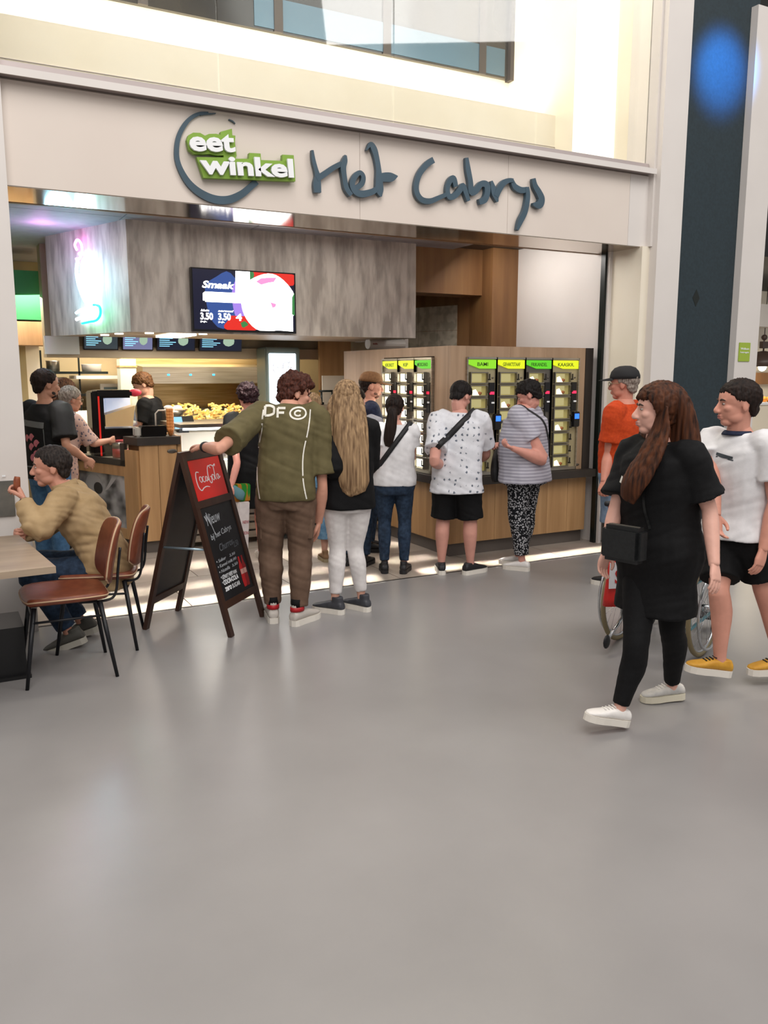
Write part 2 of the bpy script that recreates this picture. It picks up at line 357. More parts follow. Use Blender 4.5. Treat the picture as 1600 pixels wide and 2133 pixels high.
bm = bmn(); box(bm, (2.05, 8.1, 2.085), (2.3, 8.7, 2.104)); ob('light_box', bm, LAMPW, can, True)
for x, y in ((1.62, 8.35), (1.85, 8.1), (2.35, 8.05), (1.55, 8.7)):
    bm = bmn(); cyl(bm, (x, y, 2.094), (x, y, 2.105), .04, n=14); ob('spot_lamp', bm, LAMPW, can, True)
ORD = ('first', 'second', 'third', 'fourth', 'fifth', 'sixth', 'seventh', 'eighth')
# ------------------------------------------------------------------ shop name on the fascia
XD, ZD = V((1, 0, 0)), V((0, 0, 1))
PETROL = mat('petrol_letter', '#3c505c', .4, col2='#425765', scale=(5, 5, 5))
LIME = mat('lime_board', '#7fa338', .45); LETW = mat('letter_white', '#eef0f2', .35)
def fpts(pts, ox, oy, sc):
    o = []
    for x, y, w in pts:
        p = atY(ox+x/sc, oy+y/sc, 5.97); q = atY(ox+(x+w)/sc, oy+y/sc, 5.97); r = atY(ox+x/sc, oy+(y+w)/sc, 5.97)
        o.append((p.x, p.z, .5*(abs(q.x-p.x)+abs(r.z-p.z))))
    return o
name = thing('shop_name_lettering', 'dark petrol brush lettering Het Cabrys on the cream fascia', 'lettering', (3.9, 5.97, 3.2))
S1 = (640, 280, 6.154); S2 = (850, 290, 5.333); S3 = (350, 210, 5.517)
LET = [('letter_h', S1, [[(60, 205, 30), (75, 330, 50), (105, 450, 55), (125, 540, 75), (118, 640, 105), (125, 750, 95)],
                          [(110, 570, 75), (200, 520, 70), (330, 430, 62), (430, 380, 62)],
                          [(482, 272, 28), (470, 340, 72), (450, 430, 75), (465, 560, 66), (490, 690, 66), (550, 785, 58)]]),
       ('letter_e', S1, [[(600, 700, 60), (690, 640, 64), (712, 550, 60), (672, 495, 55), (610, 535, 66), (567, 640, 72), (605, 735, 72), (700, 768, 80), (820, 740, 72), (885, 700, 60)]]),
       ('letter_t', S1, [[(752, 205, 14), (805, 130, 55), (848, 190, 82), (880, 300, 72), (905, 450, 72), (912, 600, 98), (918, 720, 105), (936, 803, 22)],
                         [(900, 560, 90), (1000, 552, 108), (1080, 552, 96), (1148, 540, 10)]]),
       ('letter_c', S2, [[(278, 232, 62), (200, 285, 62), (120, 390, 60), (85, 510, 60), (95, 610, 62), (150, 678, 60), (240, 690, 55), (340, 650, 46), (415, 618, 40)]]),
       ('letter_a', S2, [[(525, 530, 55), (500, 440, 62), (455, 470, 58), (430, 560, 52), (450, 640, 60), (510, 630, 60), (565, 570, 60), (600, 520, 55), (630, 590, 56), (662, 690, 44)]]),
       ('letter_b', S2, [[(645, 208, 40), (660, 330, 60), (685, 470, 60), (695, 585, 70), (745, 570, 70), (805, 500, 58), (865, 515, 72), (870, 600, 66), (840, 675, 66), (780, 700, 56)]]),
       ('letter_r', S2, [[(920, 465, 26), (938, 540, 62), (960, 610, 80), (985, 700, 24)], [(970, 640, 60), (1000, 565, 66), (1050, 492, 60), (1110, 462, 45), (1160, 462, 36)]]),
       ('letter_y', S2, [[(1150, 462, 40), (1182, 530, 60), (1250, 568, 60), (1318, 560, 50)], [(1312, 535, 48), (1322, 640, 54), (1292, 800, 60), (1240, 910, 60), (1203, 1012, 26)]]),
       ('letter_s', S2, [[(1388, 438, 46), (1405, 520, 60), (1450, 600, 70), (1476, 670, 76), (1448, 730, 80), (1378, 724, 26)]])]
for nm, s, sts in LET:
    bm = bmn()
    for k_, st in enumerate(sts): stroke(bm, fpts(st, *s), (0, 5.988, 0), XD, ZD, .030+.0033*k_, sub=6)
    ob(nm, bm, PETROL, name, True)
logo = thing('logo_sign', 'round brush ring logo with green eet winkel board', 'logo sign', (2.0, 5.97, 3.2))
bm = bmn()
stroke(bm, fpts([(470, 128, 14), (370, 140, 34), (270, 190, 42), (190, 280, 50), (130, 400, 52), (105, 530, 54), (110, 670, 58), (160, 810, 66), (250, 950, 78), (380, 1060, 88), (540, 1130, 92), (700, 1135, 88), (850, 1070, 78), (960, 980, 68), (1020, 925, 72)], *S3), (0, 6.0, 0), XD, ZD, .02, sub=5)
stroke(bm, fpts([(380, 158, 10), (440, 146, 14), (515, 142, 12), (557, 138, 6)], *S3), (0, 6.0, 0), XD, ZD, .02)
stroke(bm, fpts([(705, 208, 8), (750, 230, 14), (780, 258, 6)], *S3), (0, 6.0, 0), XD, ZD, .02)
ob('brush_ring', bm, PETROL, logo, True)
pg = [(215, 450), (235, 395), (290, 365), (370, 368), (425, 400), (470, 380), (550, 378), (605, 390), (605, 355), (735, 320), (740, 395), (775, 400), (770, 470), (780, 560), (790, 630), (775, 665), (930, 665), (935, 598), (1065, 605), (1070, 680), (1315, 690), (1315, 618), (1445, 625), (1465, 925), (410, 885), (330, 645), (640, 650), (640, 625), (570, 628), (480, 610), (400, 615), (300, 610), (240, 560)]
bm = bmn(); prism(bm, [(lambda q: (q.x, 5.94, q.z))(atY(350+x/5.517, 210+y/5.517, 5.94)) for x, y in pg], (0, .04, 0))
bmesh.ops.triangulate(bm, faces=bm.faces[:]); ob('green_board', bm, LIME, logo, True)
def word(s, tl, br, off):
    a = atY(350+tl[0]/5.517, 210+br[1]/5.517, 5.93); b = atY(350+br[0]/5.517, 210+br[1]/5.517, 5.93)
    t = atY(350+tl[0]/5.517, 210+tl[1]/5.517, 5.93); return a, b, t
for s, x0, x1, yb0, yb1, yt in (('eet', 250, 770, 585, 600, 375), ('winkel', 372, 1440, 848, 892, 620)):
    a = atY(350+x0/5.517, 210+yb0/5.517, 5.93); b = atY(350+x1/5.517, 210+yb1/5.517, 5.93); t = atY(350+x0/5.517, 210+(yt)/5.517, 5.93)
    xd = (b-a); w = xd.length; xd.normalize(); yd = V((0, -1, 0)).cross(xd)
    bm = fit_text(s, a, xd, V((-xd.z, 0, xd.x)), w, (t.z-a.z), off=.035, ext=.02); ob('white_word', bm, LETW, logo, True)
# ------------------------------------------------------------------ television on the canopy
NAVY = emis('screen_navy', '#0b1030', .9); SCW = emis('screen_white', '#ffffff', 4.5); SCR = emis('screen_red', '#d3261c', 1.3); SCP = emis('screen_pink', '#f08cc0', 1.4); SCB = emis('screen_blue', '#35559c', 1.0)
SCG = emis('screen_green', '#3d8a4a', 1.0); SCV = emis('screen_violet', '#9c7bd8', 1.3); BEZ = mat('screen_bezel', '#0a0a0c', .3)
tv = thing('television', 'large lit television with burger advert on the canopy', 'television', (2.71, 7.86, 2.11))
a, b = V((2.195, 7.84, 2.115)), V((3.235, 7.9, 2.695))
ob('casing', box(bmn(), (a.x, 7.845, a.z), (b.x, 7.898, b.z)), BEZ, tv, True)
bm = box(bmn(), (a.x+.015, 7.843, a.z+.02), (b.x-.015, 7.846, b.z-.012))
ob('screen', bm, NAVY, tv, True)
def tvp(x, y): return V((a.x+.015+x*1.01, 7.8425, a.z+.02+y*.548))
def poly(parent, name, pts, mt, dy):
    bm = bmn(); prism(bm, [tvp(*p)+V((0, -dy, 0)) for p in pts], (0, .0008, 0)); bmesh.ops.triangulate(bm, faces=bm.faces[:]); return ob(name, bm, mt, parent, True)
def blob(cx, cy, rx, ry, n=26, w=.0, sd=1):
    return [(cx+rx*math.cos(t)*(1+w*math.sin(3*t+sd)), cy+ry*math.sin(t)*(1+w*math.cos(4*t+sd))) for t in [2*math.pi*i/n for i in range(n)]]
clampp = lambda L: [(min(max(x, 0), 1), min(max(y, 0), 1)) for x, y in L]
poly(tv, 'picture_shape', clampp(blob(.30, .5, .2, .45, 26, .1)), SCB, .0002)
poly(tv, 'picture_shape', clampp(blob(.56, .5, .2, .5, 26, .06)), SCV, .0004)
poly(tv, 'picture_shape', clampp(blob(.80, .92, .26, .16, 26, .1, 2)), SCR, .0006)
poly(tv, 'picture_shape', clampp(blob(.45, .1, .16, .16, 26, .15, 3)), SCR, .0006)
poly(tv, 'picture_shape', clampp(blob(.555, .95, .035, .12, 16, .1)), SCG, .0008)
poly(tv, 'picture_shape', clampp([(.97, .3), (1, .28), (1, .68), (.975, .6)]), SCG, .0021)
poly(tv, 'picture_shape', clampp(blob(.73, .48, .28, .50, 40, .03)), SCW, .0012)
poly(tv, 'picture_shape', clampp([(.6, .03), (.98, .0), (.98, .6), (.55, .7)]), SCW, .0014)
poly(tv, 'picture_shape', clampp([(.40, .52), (.55, .48), (.55, 1), (.41, 1)]), SCW, .0011)
poly(tv, 'picture_shape', [(.61, .84), (.66, .79), (.73, .83), (.79, .85), (.82, .93), (.74, .92), (.66, .90)], SCP, .0018)
poly(tv, 'picture_shape', [(.75, .5), (.81, .47), (.80, .42), (.77, .40)], SCP, .0018)
poly(tv, 'picture_shape', [(.09, .48), (.11, .48), (.11, .46), (.60, .46), (.60, .63), (.11, .63), (.09, .60)], SCW, .0010)
poly(tv, 'picture_shape', blob(.48, .10, .035, .05, 12, .2), SCG, .002)
for s, x, y, w, h in (('Smaak', .085, .69, .31, .12), ('3.50', .06, .16, .12, .12), ('3.50', .23, .16, .12, .12), ('4', .40, .16, .06, .12), ('klein', .065, .30, .08, .035), ('normaal', .23, .30, .15, .035), ('p.p.', .06, .11, .06, .03), ('p.p.', .23, .11, .06, .03)):
    bm = fit_text(s, tvp(x, y)+V((0, -.0016, 0)), XD, ZD, w*1.01, h*.548, off=.03, ext=.0004, shear=.25 if s[0] in 'Skn' else 0); ob('screen_text', bm, SCW, tv, True)
# ------------------------------------------------------------------ neon ice-cream sign on the side of the canopy
neon = thing('neon_sign', 'glowing neon ice cream sign on the canopy side', 'neon sign', tuple(V((1.43, 8.55, 2.2))+n11*.0))
NX = -d11; NO = V((CX, CY, 0))+d11*.62+V((-.05, -.02, 0))      # surface frame: right along the board
npt = lambda x, z: NO+NX*x+V((0, 0, z))
NW, NC, NP, NG = emis('neon_white', '#f4fbff', 11), emis('neon_cyan', '#9fe4ff', 9), emis('neon_pink', '#ff6fe0', 9), emis('neon_green', '#12e08a', 9)
def ntube(name, pts, mt, r=.013, sub=4): bm = bmn(); tube(bm, [npt(*p) for p in pts], r, 8, 0, sub); ob(name, bm, mt, neon, True)
ntube('pink_tube', [(-.14, 2.88), (-.17, 2.93), (-.12, 2.97), (-.06, 2.93), (-.05, 2.86), (-.10, 2.80), (-.16, 2.80)], NP)
ntube('white_tube', [(-.10, 2.84), (.04, 2.82), (.12, 2.70), (.14, 2.55), (.10, 2.42), (.02, 2.36), (-.06, 2.42), (-.14, 2.55), (-.17, 2.68), (-.13, 2.80)], NC, .016)
ntube('white_tube', [(-.06, 2.74), (.06, 2.72), (.07, 2.62), (-.05, 2.66), (-.02, 2.56), (.08, 2.54), (.04, 2.46), (-.03, 2.50)], NW, .016)
ntube('white_tube', [(-.12, 2.66), (-.08, 2.52), (-.01, 2.40), (.03, 2.34)], NW, .012)
ntube('white_tube', [(-.22, 2.30), (-.10, 2.33), (.04, 2.33), (.16, 2.34)], NC, .014)
ntube('white_tube', [(-.22, 2.24), (-.08, 2.26), (.05, 2.25), (.14, 2.26)], NW, .016)
ntube('green_tube', [(.10, 2.36), (.20, 2.34), (.21, 2.27), (.14, 2.22), (.02, 2.21), (-.12, 2.20)], NG, .012)
light('neon_glow', 'POINT', NO+V((-.22, -.09, 2.58)), (0, 0, 0), 11, (.35, .75, 1.0), .12)
light('neon_glow', 'POINT', NO+V((-.32, -.12, 2.95))-NX*.12, (0, 0, 0), 3.2, (1.0, .3, .95), .05)
light('neon_glow', 'POINT', NO+NX*.2+V((-.1, -.04, 2.28)), (0, 0, 0), 1.2, (.1, 1.0, .5), .05)
# ------------------------------------------------------------------ menu screens, rear canopy, kitchen
rc = thing('rear_canopy', 'pale rear canopy beam above the kitchen wall', 'canopy', (2.4, 9.9, 1.9))
bm = box(bmn(), (1.12, 9.72, 1.90), (4.9, 10.0, 2.02)); ob('beam', bm, mat('pale_beam', '#b5a68e', .5), rc, True)
bm = box(bmn(), (1.12, 9.76, 2.02), (4.9, 10.0, 3.08)); ob('board', bm, mat('taupe_board', '#8d8068', .5, col2='#9b8d74', scale=(6, 6, 1)), rc, True)
bm = box(bmn(), (1.10, 9.66, 1.93), (1.45, 9.72, 2.12)); ob('white_panel', bm, mat('satin_white', '#e9eeee', .3), rc, True)
SCRT = emis('menu_text', '#8fd8ff', 1.6)
for i, (x0, x1, col) in enumerate(((1.49, 1.86, '#39444a'), (1.90, 2.24, '#7d80a8'), (2.28, 2.72, '#101c33'), (2.77, 3.28, '#0d1a33'))):
    lab = ('grey menu screen, leftmost of four under the canopy', 'pale violet menu screen, second of four under the canopy', 'dark menu screen with burger picture, third of four under the canopy', 'widest dark menu screen, rightmost of four under the canopy')[i]
    ms = thing('menu_screen', lab, 'screen', (x0, 9.66, 2.0), group='menu screens')
    T = M.Translation((x0, 9.66, 1.98)) @ M.Rotation(R(12), 4, 'X')
    w = x1-x0
    ob('casing', box(bmn(), (0, 0, 0), (w, .04, .3), 0, T), BEZ, ms, True)
    ob('screen', box(bmn(), (.01, -.002, .012), (w-.01, .0, .29), 0, T), emis('menu_bg%d' % i, col, .9), ms, True)
    for k in range(6):
        ob('text_line', box(bmn(), (.03, -.004, .05+k*.022), (.03+w*(.26+.08*((k*7) % 3)), -.0025, .058+k*.022), 0, T), SCRT, ms, True)
    bm = bmn(); ell(bm, (w*.68, -.004, .12), w*.14, .002, .06, T); ob('picture_shape', bm, emis('menu_pic', '#9fb8a0', 1.1), ms, True)
    bm = fit_text(('MENU', 'SNACKS', 'BURGERS', 'CRISPY')[i], (0, 0, 0), XD, ZD, w*.3, .03, .02); bm.transform(T @ M.Translation((w*.55, -.005, .19))); ob('screen_text', bm, SCRT, ms, True)
LITSTEEL = mat('lamplit_steel', '#c9b288', .30, metal=.85, col2='#ae9768', scale=(2, 2, 50), detail=3)  # plain stainless steel; the warm kitchen light is put into its colour
kw = thing('stainless_splashback', 'tall brushed steel splashback behind the fryers', 'splashback', (3.1, 11.3, 0))
ob('panel', box(bmn(), (2.2, 11.30, 0), (4.2, 11.398, 2.3)), LITSTEEL, kw, True)
eh = thing('extractor_hood', 'long brushed steel extractor hood with blue indicator lamps', 'hood', (3.1, 10.6, 1.6))
bm = bmn(); prism(bm, [(2.32, 10.6, 1.60), (2.32, 10.6, 1.81), (2.32, 11.302, 1.85), (2.32, 11.302, 1.60)], (1.7, 0, 0)); ob('body', bm, STEEL, eh, True)
for x in (2.62, 2.9, 3.2, 3.82): ob('indicator_lamp', box(bmn(), (x, 10.594, 1.70), (x+.03, 10.6, 1.72)), emis('led_blue', '#2fa8ff', 4), eh, True)
ff = thing('food_warmer', 'steel food warmer tray heaped with golden fries', 'food warmer', (3.2, 10.3, 0))
ob('cabinet', box(bmn(), (2.5, 9.95, 0), (4.0, 10.9, 1.05)), STEEL, ff, True)
bm = bmn(); prism(bm, [(2.55, 9.95, 1.05), (2.55, 9.9, 1.12), (2.55, 10.85, 1.28), (2.55, 10.85, 1.05)], (1.4, 0, 0)); ob('tray', bm, STEELD, ff, True)
bm = bmn()
for i in range(240):
    x, t = random.uniform(2.65, 3.9), random.random(); y = 9.98+t*.8; z = 1.14+t*.14+random.uniform(0, .06)
    T = M.Translation((x, y, z)) @ M.Rotation(random.uniform(0, 6), 4, 'Z') @ M.Rotation(random.uniform(-.5, .5), 4, 'Y')
    box(bm, (-.04, -.012, -.01), (.04, .012, .012), 0, T)
fo = ob('fries', bm, mat('fries_gold', '#d9a93f', .5, col2='#f0dca0', scale=(20, 20, 20), lo=.3, hi=.7), ff, True); fo['kind'] = 'stuff'
bt = thing('steel_basin', 'steel basin full of crumpled white paper by the fryers', 'basin', (2.55, 10.2, 1.28))
bm = bmn(); loft(bm, [ring((2.5, 9.9, 1.22), XD, (0, 1, 0), .10, .10, 16), ring((2.5, 9.9, 1.30), XD, (0, 1, 0), .16, .14, 16), ring((2.5, 9.9, 1.30), XD, (0, 1, 0), .15, .13, 16), ring((2.5, 9.9, 1.24), XD, (0, 1, 0), .09, .09, 16)]); ob('bowl', bm, STEEL, bt, True)
bm = bmn()
for i in range(7): ell(bm, (2.5+random.uniform(-.09, .09), 9.9+random.uniform(-.07, .07), 1.31+random.uniform(-.01, .03)), .055, .05, .03)
ob('paper', bm, mat('paper_white', '#e9e0d8', .7), bt, True)
# shelving and oven to the far left
sh = thing('wall_shelf', 'black wall shelf rack with pots in the far kitchen', 'shelf', (1.35, 11.0, 1.3))
for z in (1.45, 1.72): ob('shelf_board', box(bmn(), (1.15, 10.85, z), (1.95, 11.2, z+.03)), BLACKG, sh, True)
for x in (1.17, 1.6): ob('upright', box(bmn(), (x, 10.85, 1.2), (x+.02, 10.87, 2.0)), BLACKG, sh, True)
for x, z, r, h, lb in ((1.38, 1.48, .09, .2, 'shiny steel pot on the lower black shelf'), (1.33, 1.75, .08, .13, 'small steel pot on the upper black shelf'), (1.78, 1.75, .12, .09, 'low white tub on the upper black shelf')):
    bm = bmn(); loft(bm, [ring((x, 11.0, z), XD, (0, 1, 0), r*.95, r*.95, 16), ring((x, 11.0, z+h*.9), XD, (0, 1, 0), r, r, 16), ring((x, 11.0, z+h), XD, (0, 1, 0), r*1.06, r*1.06, 16), ring((x, 11.0, z+h), XD, (0, 1, 0), r*.9, r*.9, 16), ring((x, 11.0, z+.02), XD, (0, 1, 0), r*.85, r*.85, 16)])
    tag(ob('pot', bm, STEEL if 'steel' in lb else WHITE), lb, 'pot')
ov = thing('pizza_oven', 'steel oven with framed viewing window in the far kitchen', 'oven', (1.9, 11.0, 0))
ob('body', box(bmn(), (1.7, 10.9, 0), (2.2, 11.35, 1.3)), STEEL, ov, True)
ob('hood', box(bmn(), (1.55, 10.7, 1.66), (2.15, 11.3, 1.70)), WHITE, ov, True)
ob('window_frame', box(bmn(), (1.85, 10.86, 1.25), (2.08, 10.9, 1.6)), WHITE, ov, True); ob('window_pane', box(bmn(), (1.89, 10.85, 1.3), (2.05, 10.862, 1.56)), mat('grey_pane', '#6d7f88', .2), ov, True)
kc = thing('kitchen_pillar', 'plain pale pillar beside the steel splashback', 'pillar', (2.14, 10.6, 0)); ob('shaft', box(bmn(), (2.03, 10.5, 0), (2.22, 10.7, 1.9)), mat('sage_white', '#c9cbb9', .5), kc, True); ob('band', box(bmn(), (2.02, 10.49, 1.80), (2.23, 10.71, 1.82)), OAK, kc, True)
bcn = thing('back_counter', 'long steel preparation counter behind the serving staff', 'counter', (1.8, 10.2, 0))
ob('worktop', box(bmn(), (.9, 9.95, 1.0), (2.45, 10.4, 1.05)), STEEL, bcn, True); ob('carcass', box(bmn(), (.92, 9.98, 0), (2.43, 10.38, 1.0)), mat('taupe_unit', '#8a7a66', .5), bcn, True)
bm = bmn(); prism(bm, [(1.35, 9.9, 1.05), (1.75, 9.9, 1.05), (1.75, 10.25, 1.3), (1.35, 10.25, 1.3)], (0, .02, .0)); ob('slanted_board', bm, mat('light_board', '#cdbfa6', .5), bcn, True)
# cooler with the soft-drink logo
fg = thing('drinks_cooler', 'slim glowing drinks cooler with grey rounded frame', 'fridge', (3.7, 9.6, 0))
ob('body', box(bmn(), (3.48, 9.4, 0), (3.92, 9.71, 2.03)), mat('cooler_grey', '#6f7b76', .4), fg, True, bevel=.015)
ob('door_glass', box(bmn(), (3.52, 9.385, .2), (3.86, 9.4, 1.96)), emis('cooler_glow', '#dff0ff', 3.2), fg, True, bevel=.006)
COKE = [[(.18, .78, .05), (.08, .80, .06), (.03, .55, .07), (.04, .2, .07), (.12, .02, .06), (.22, .10, .05), (.34, .14, .05), (.46, .09, .02)],
        [(.20, .34, .03), (.15, .45, .05), (.17, .58, .05), (.23, .56, .05), (.24, .42, .05), (.19, .34, .03)],
        [(.33, .56, .05), (.28, .56, .05), (.27, .40, .05), (.32, .34, .04), (.36, .40, .02)],
        [(.44, .54, .05), (.39, .54, .05), (.38, .40, .05), (.43, .36, .04), (.45, .52, .05), (.46, .38, .04), (.50, .46, .02)],
        [(.66, .86, .05), (.60, .98, .05), (.54, .86, .06), (.50, .55, .07), (.53, .28, .06), (.58, .24, .05), (.61, .34, .04), (.61, .5, .04), (.57, .5, .03)],
        [(.60, .96, .04), (.70, .99, .05), (.78, .93, .06), (.86, 1.0, .05), (.84, .90, .03)],
        [(.68, .32, .03), (.64, .42, .05), (.66, .56, .05), (.72, .54, .05), (.73, .40, .05), (.68, .32, .03)],
        [(.79, .92, .05), (.77, .6, .06), (.76, .40, .05), (.79, .33, .04)],
        [(.90, .54, .05), (.85, .54, .05), (.83, .40, .05), (.88, .34, .04), (.91, .52, .05), (.92, .37, .05), (.97, .44, .02)]]
def coke(o, xd, yd, w, h, ext, mt, parent, lift=0):
    bm = bmn()
    for st in COKE: stroke(bm, [(x*w, y*h, t*h*.75) for x, y, t in st], o, xd, yd, ext, sub=5, lift=lift)
    return ob('script_logo', bm, mt, parent, True)
coke((3.56, 9.384, 1.74), XD, ZD, .26, .12, .001, mat('faded_red', '#a77f83', .5), fg)
stf = atY(579, 828, 9.2)
# ceiling heater roll, white board, black taps
ac = thing('air_curtain', 'white rounded air curtain under the canopy edge', 'air curtain', (4.7, 8.6, 2.0))
bm = bmn(); prism(bm, [(4.42, 8.6+.07*math.cos(t), 2.06+.06*math.sin(t)) for t in [2*math.pi*i/16 for i in range(16)]], (.46, 0, 0)); ob('housing', bm, mat('appliance_white', '#eeeae4', .35), ac, True)
ob('end_cap', box(bmn(), (4.88, 8.56, 2.0), (4.93, 8.7, 2.14)), WHITE, ac, True)
ob('lettering', fit_text('biddle', (4.45, 8.528, 2.05), XD, ZD, .06, .018, .01), mat('red_print', '#a03028', .5), ac, True)
tag(ob('cutting_board', box(bmn(), (4.12, 9.2, 1.35), (4.52, 9.22, 1.70)), mat('board_white', '#cfc6b6', .5)), 'white upright board leaning against the rear panel', 'board')
tp = thing('drinks_counter', 'grey rear counter with black tap fittings', 'counter', (4.2, 9.1, 0))
ob('carcass', box(bmn(), (3.95, 9.0, 0), (4.6, 9.38, 1.36)), mat('taupe_unit2', '#8d8070', .5), tp, True)
tg = thing('tap_tower', 'black twin tap tower on the grey rear counter', 'tap', (4.13, 9.1, 1.36))
for x in (4.06, 4.2):
    bm = bmn(); cyl(bm, (x, 9.1, 1.36), (x, 9.1, 1.52), .012); cyl(bm, (x, 9.1, 1.36), (x, 9.1, 1.39), .03); ob('tap', bm, BLACKG, tg, True)
bm = bmn(); cyl(bm, (4.03, 9.1, 1.52), (4.23, 9.1, 1.52), .012); ob('crossbar', bm, BLACKG, tg, True)
# ------------------------------------------------------------------ serving counter
ct = thing('serving_counter', 'oak clad corner counter with dark worktop', 'counter', (1.9, 8.4, 0))
def lp(s_, z, out=0): return V((1.69, 8.05, 0))+d11*s_+V((0, 0, z))+V((-d11.y, d11.x, 0))*out   # point on the angled left face
def lbox(bm, s0, s1, z0, z1, o0=0, o1=.03, mi=0):
    prism(bm, [lp(s0, z0, o0), lp(s1, z0, o0), lp(s1, z1, o0), lp(s0, z1, o0)], V((-d11.y, d11.x, 0))*(o1-o0), mi); return bm
ob('core', prism(bmn(), [lp(.03, .1, -.03), lp(1.3, .1, -.03), V((1.9, 9.4, .1)), V((2.04, 8.1, .1))], (0, 0, .76)), OAKD, ct, True)
ob('core', prism(bmn(), [lp(.03, .86, -.03), lp(.22, .86, -.03), V((2.04, 8.3, .86)), V((2.04, 8.1, .86))], (0, 0, .24)), OAKD, ct, True)
for k in range(2): ob('plank', box(bmn(), (1.69+k*.18, 8.03, .12), (1.866+k*.18, 8.06, 1.06)), OAK, ct, True)
ob('plinth', prism(bmn(), [(1.73, 8.08, 0), (2.05, 8.08, 0), (1.9, 9.2, 0), lp(1.3, 0, -.05)], (0, 0, .12)), PLINTH, ct, True)
ob('plank', lbox(bmn(), .0, .225, .12, 1.0), OAK, ct, True)
ob('plank', lbox(bmn(), .225, 1.1, .74, .84), OAK, ct, True)
ob('plank', lbox(bmn(), .225, 1.1, .12, .22), OAK, ct, True)
ob('plank', lbox(bmn(), 1.1, 1.32, .12, .84), OAK, ct, True)
PHOTO = mat('bw_photo_print', '#2a2a2e', .4, col2='#b9b9bb', scale=(4, 4, 5), lo=.36, hi=.62, detail=2)
ob('photo_panel', lbox(bmn(), .225, 1.1, .22, .74, 0, .01), PHOTO, ct, True)
GREYP = mat('photo_grey', '#a9a9ab', .4); DGREY = mat('photo_dark', '#26262a', .4)
bm = bmn(); cp = lp(.82, .60, .0105)
prism(bm, [cp+d11*(.16*math.cos(t))+V((0, 0, .12*math.sin(t))) for t in [2*math.pi*i/20 for i in range(20)]], V((-d11.y, d11.x, 0))*.002); ob('photo_shape', bm, GREYP, ct, True)
bm = bmn(); cp = lp(.74, .58, .013)
prism(bm, [cp+d11*(.08*math.cos(t))+V((0, 0, .06*math.sin(t))) for t in [2*math.pi*i/20 for i in range(20)]], V((-d11.y, d11.x, 0))*.002); ob('photo_shape', bm, DGREY, ct, True)
bm = bmn(); prism(bm, [lp(.62, .56, .0105), lp(.56, .58, .0105), lp(.35, .74, .0105), lp(.45, .74, .0105)], V((-d11.y, d11.x, 0))*.002); ob('photo_shape', bm, GREYP, ct, True)
ob('worktop', prism(bmn(), [(1.67, 8.01, 1.05), (2.08, 8.01, 1.05), (2.08, 8.35, 1.05), lp(.26, 1.05, 0)], (0, 0, .075)), DARK, ct, True)
ob('dark_frame', lbox(bmn(), .20, .27, .84, 1.06, 0, .035), DARK, ct, True); ob('dark_frame', lbox(bmn(), .2, 1.34, .84, .90, 0, .035), DARK, ct, True); ob('dark_frame', lbox(bmn(), 1.12, 1.36, .9, 1.05, -.1, .035), DARK, ct, True)
ob('glass_front', lbox(bmn(), .27, 1.12, .9, 1.06, .01, .016), GLASSC, ct, True)
ob('glass_top', prism(bmn(), [lp(.25, 1.06, .02), lp(1.2, 1.06, .02), lp(1.2, 1.06, -.25), lp(.25, 1.06, -.25)], (0, 0, .008)), GLASSC, ct, True)
ob('rear_worktop', prism(bmn(), [lp(.27, .86, -.0), lp(1.4, .86, -.0), lp(1.4, .86, -.7), V((1.95, 8.35, .86))], (0, 0, .03)), mat('stone_top', '#a79a88', .35, col2='#b9ad9c', scale=(30, 30, 30)), ct, True)
ob('badge', (lambda b: (ell(b, (2.0, 8.028, .985), .05, .004, .022), b)[1])(bmn()), STEELD, ct, True)
ob('end_panel', box(bmn(), (2.06, 8.06, .12), (2.1, 8.6, 1.13)), OAK, ct, True)
tin = thing('toppings_tin', 'red and white tin behind the counter glass', 'tin', tuple(lp(.52, .9, -.14)))
bm = bmn(); cyl(bm, (0, 0, 0), (0, 0, .085), .09, n=20); ob('red_band', bm, mat('tin_red', '#a3201c', .4), tin); bm = bmn(); cyl(bm, (0, 0, .085), (0, 0, .15), .088, n=20); ob('tin_wall', bm, STEEL, tin)
bm = bmn(); ell(bm, (0, 0, .155), .08, .08, .02); ob('red_topping', bm, mat('topping_red', '#c4474b', .5, col2='#8a1a20', scale=(30, 30, 30)), tin)
# soft drink slush machine
sl = thing('slush_machine', 'black slush machine with red stripe and beige drum', 'machine', (1.66, 8.75, .89))
ob('body', box(bmn(), (1.40, 8.78, .89), (1.52, 9.1, 1.55)), mat('gloss_black', '#0d0b0b', .2), sl, True, bevel=.012)
ob('base', box(bmn(), (1.50, 8.78, .89), (1.84, 9.1, 1.17)), MATS['gloss_black'], sl, True, bevel=.01)
ob('lid', box(bmn(), (1.44, 8.76, 1.48), (1.80, 9.1, 1.56)), MATS['gloss_black'], sl, True, bevel=.02)
ob('red_stripe', box(bmn(), (1.462, 8.772, .9), (1.478, 8.78, 1.54)), emis('stripe_red', '#d81f14', .9), sl, True)
bm = bmn(); prism(bm, [(1.53, 8.8, 1.19), (1.80, 8.8, 1.19), (1.83, 8.8, 1.40), (1.53, 8.8, 1.31)], (0, .26, 0)); ob('drink', bm, mat('slush_beige', '#d9b98c', .4), sl, True)
ob('drum', box(bmn(), (1.52, 8.79, 1.18), (1.85, 9.07, 1.49)), GLASSC, sl, True, bevel=.02)
ob('drum_back', box(bmn(), (1.53, 9.075, 1.18), (1.84, 9.08, 1.48)), mat('drum_pale', '#dfe4ee', .3, emit='#cfdcff', es=.6), sl, True)
bm = bmn(); ell(bm, (1.84, 8.82, 1.53), .07, .03, .04); ob('red_tap', bm, mat('tap_red', '#d0304a', .4), sl, True)
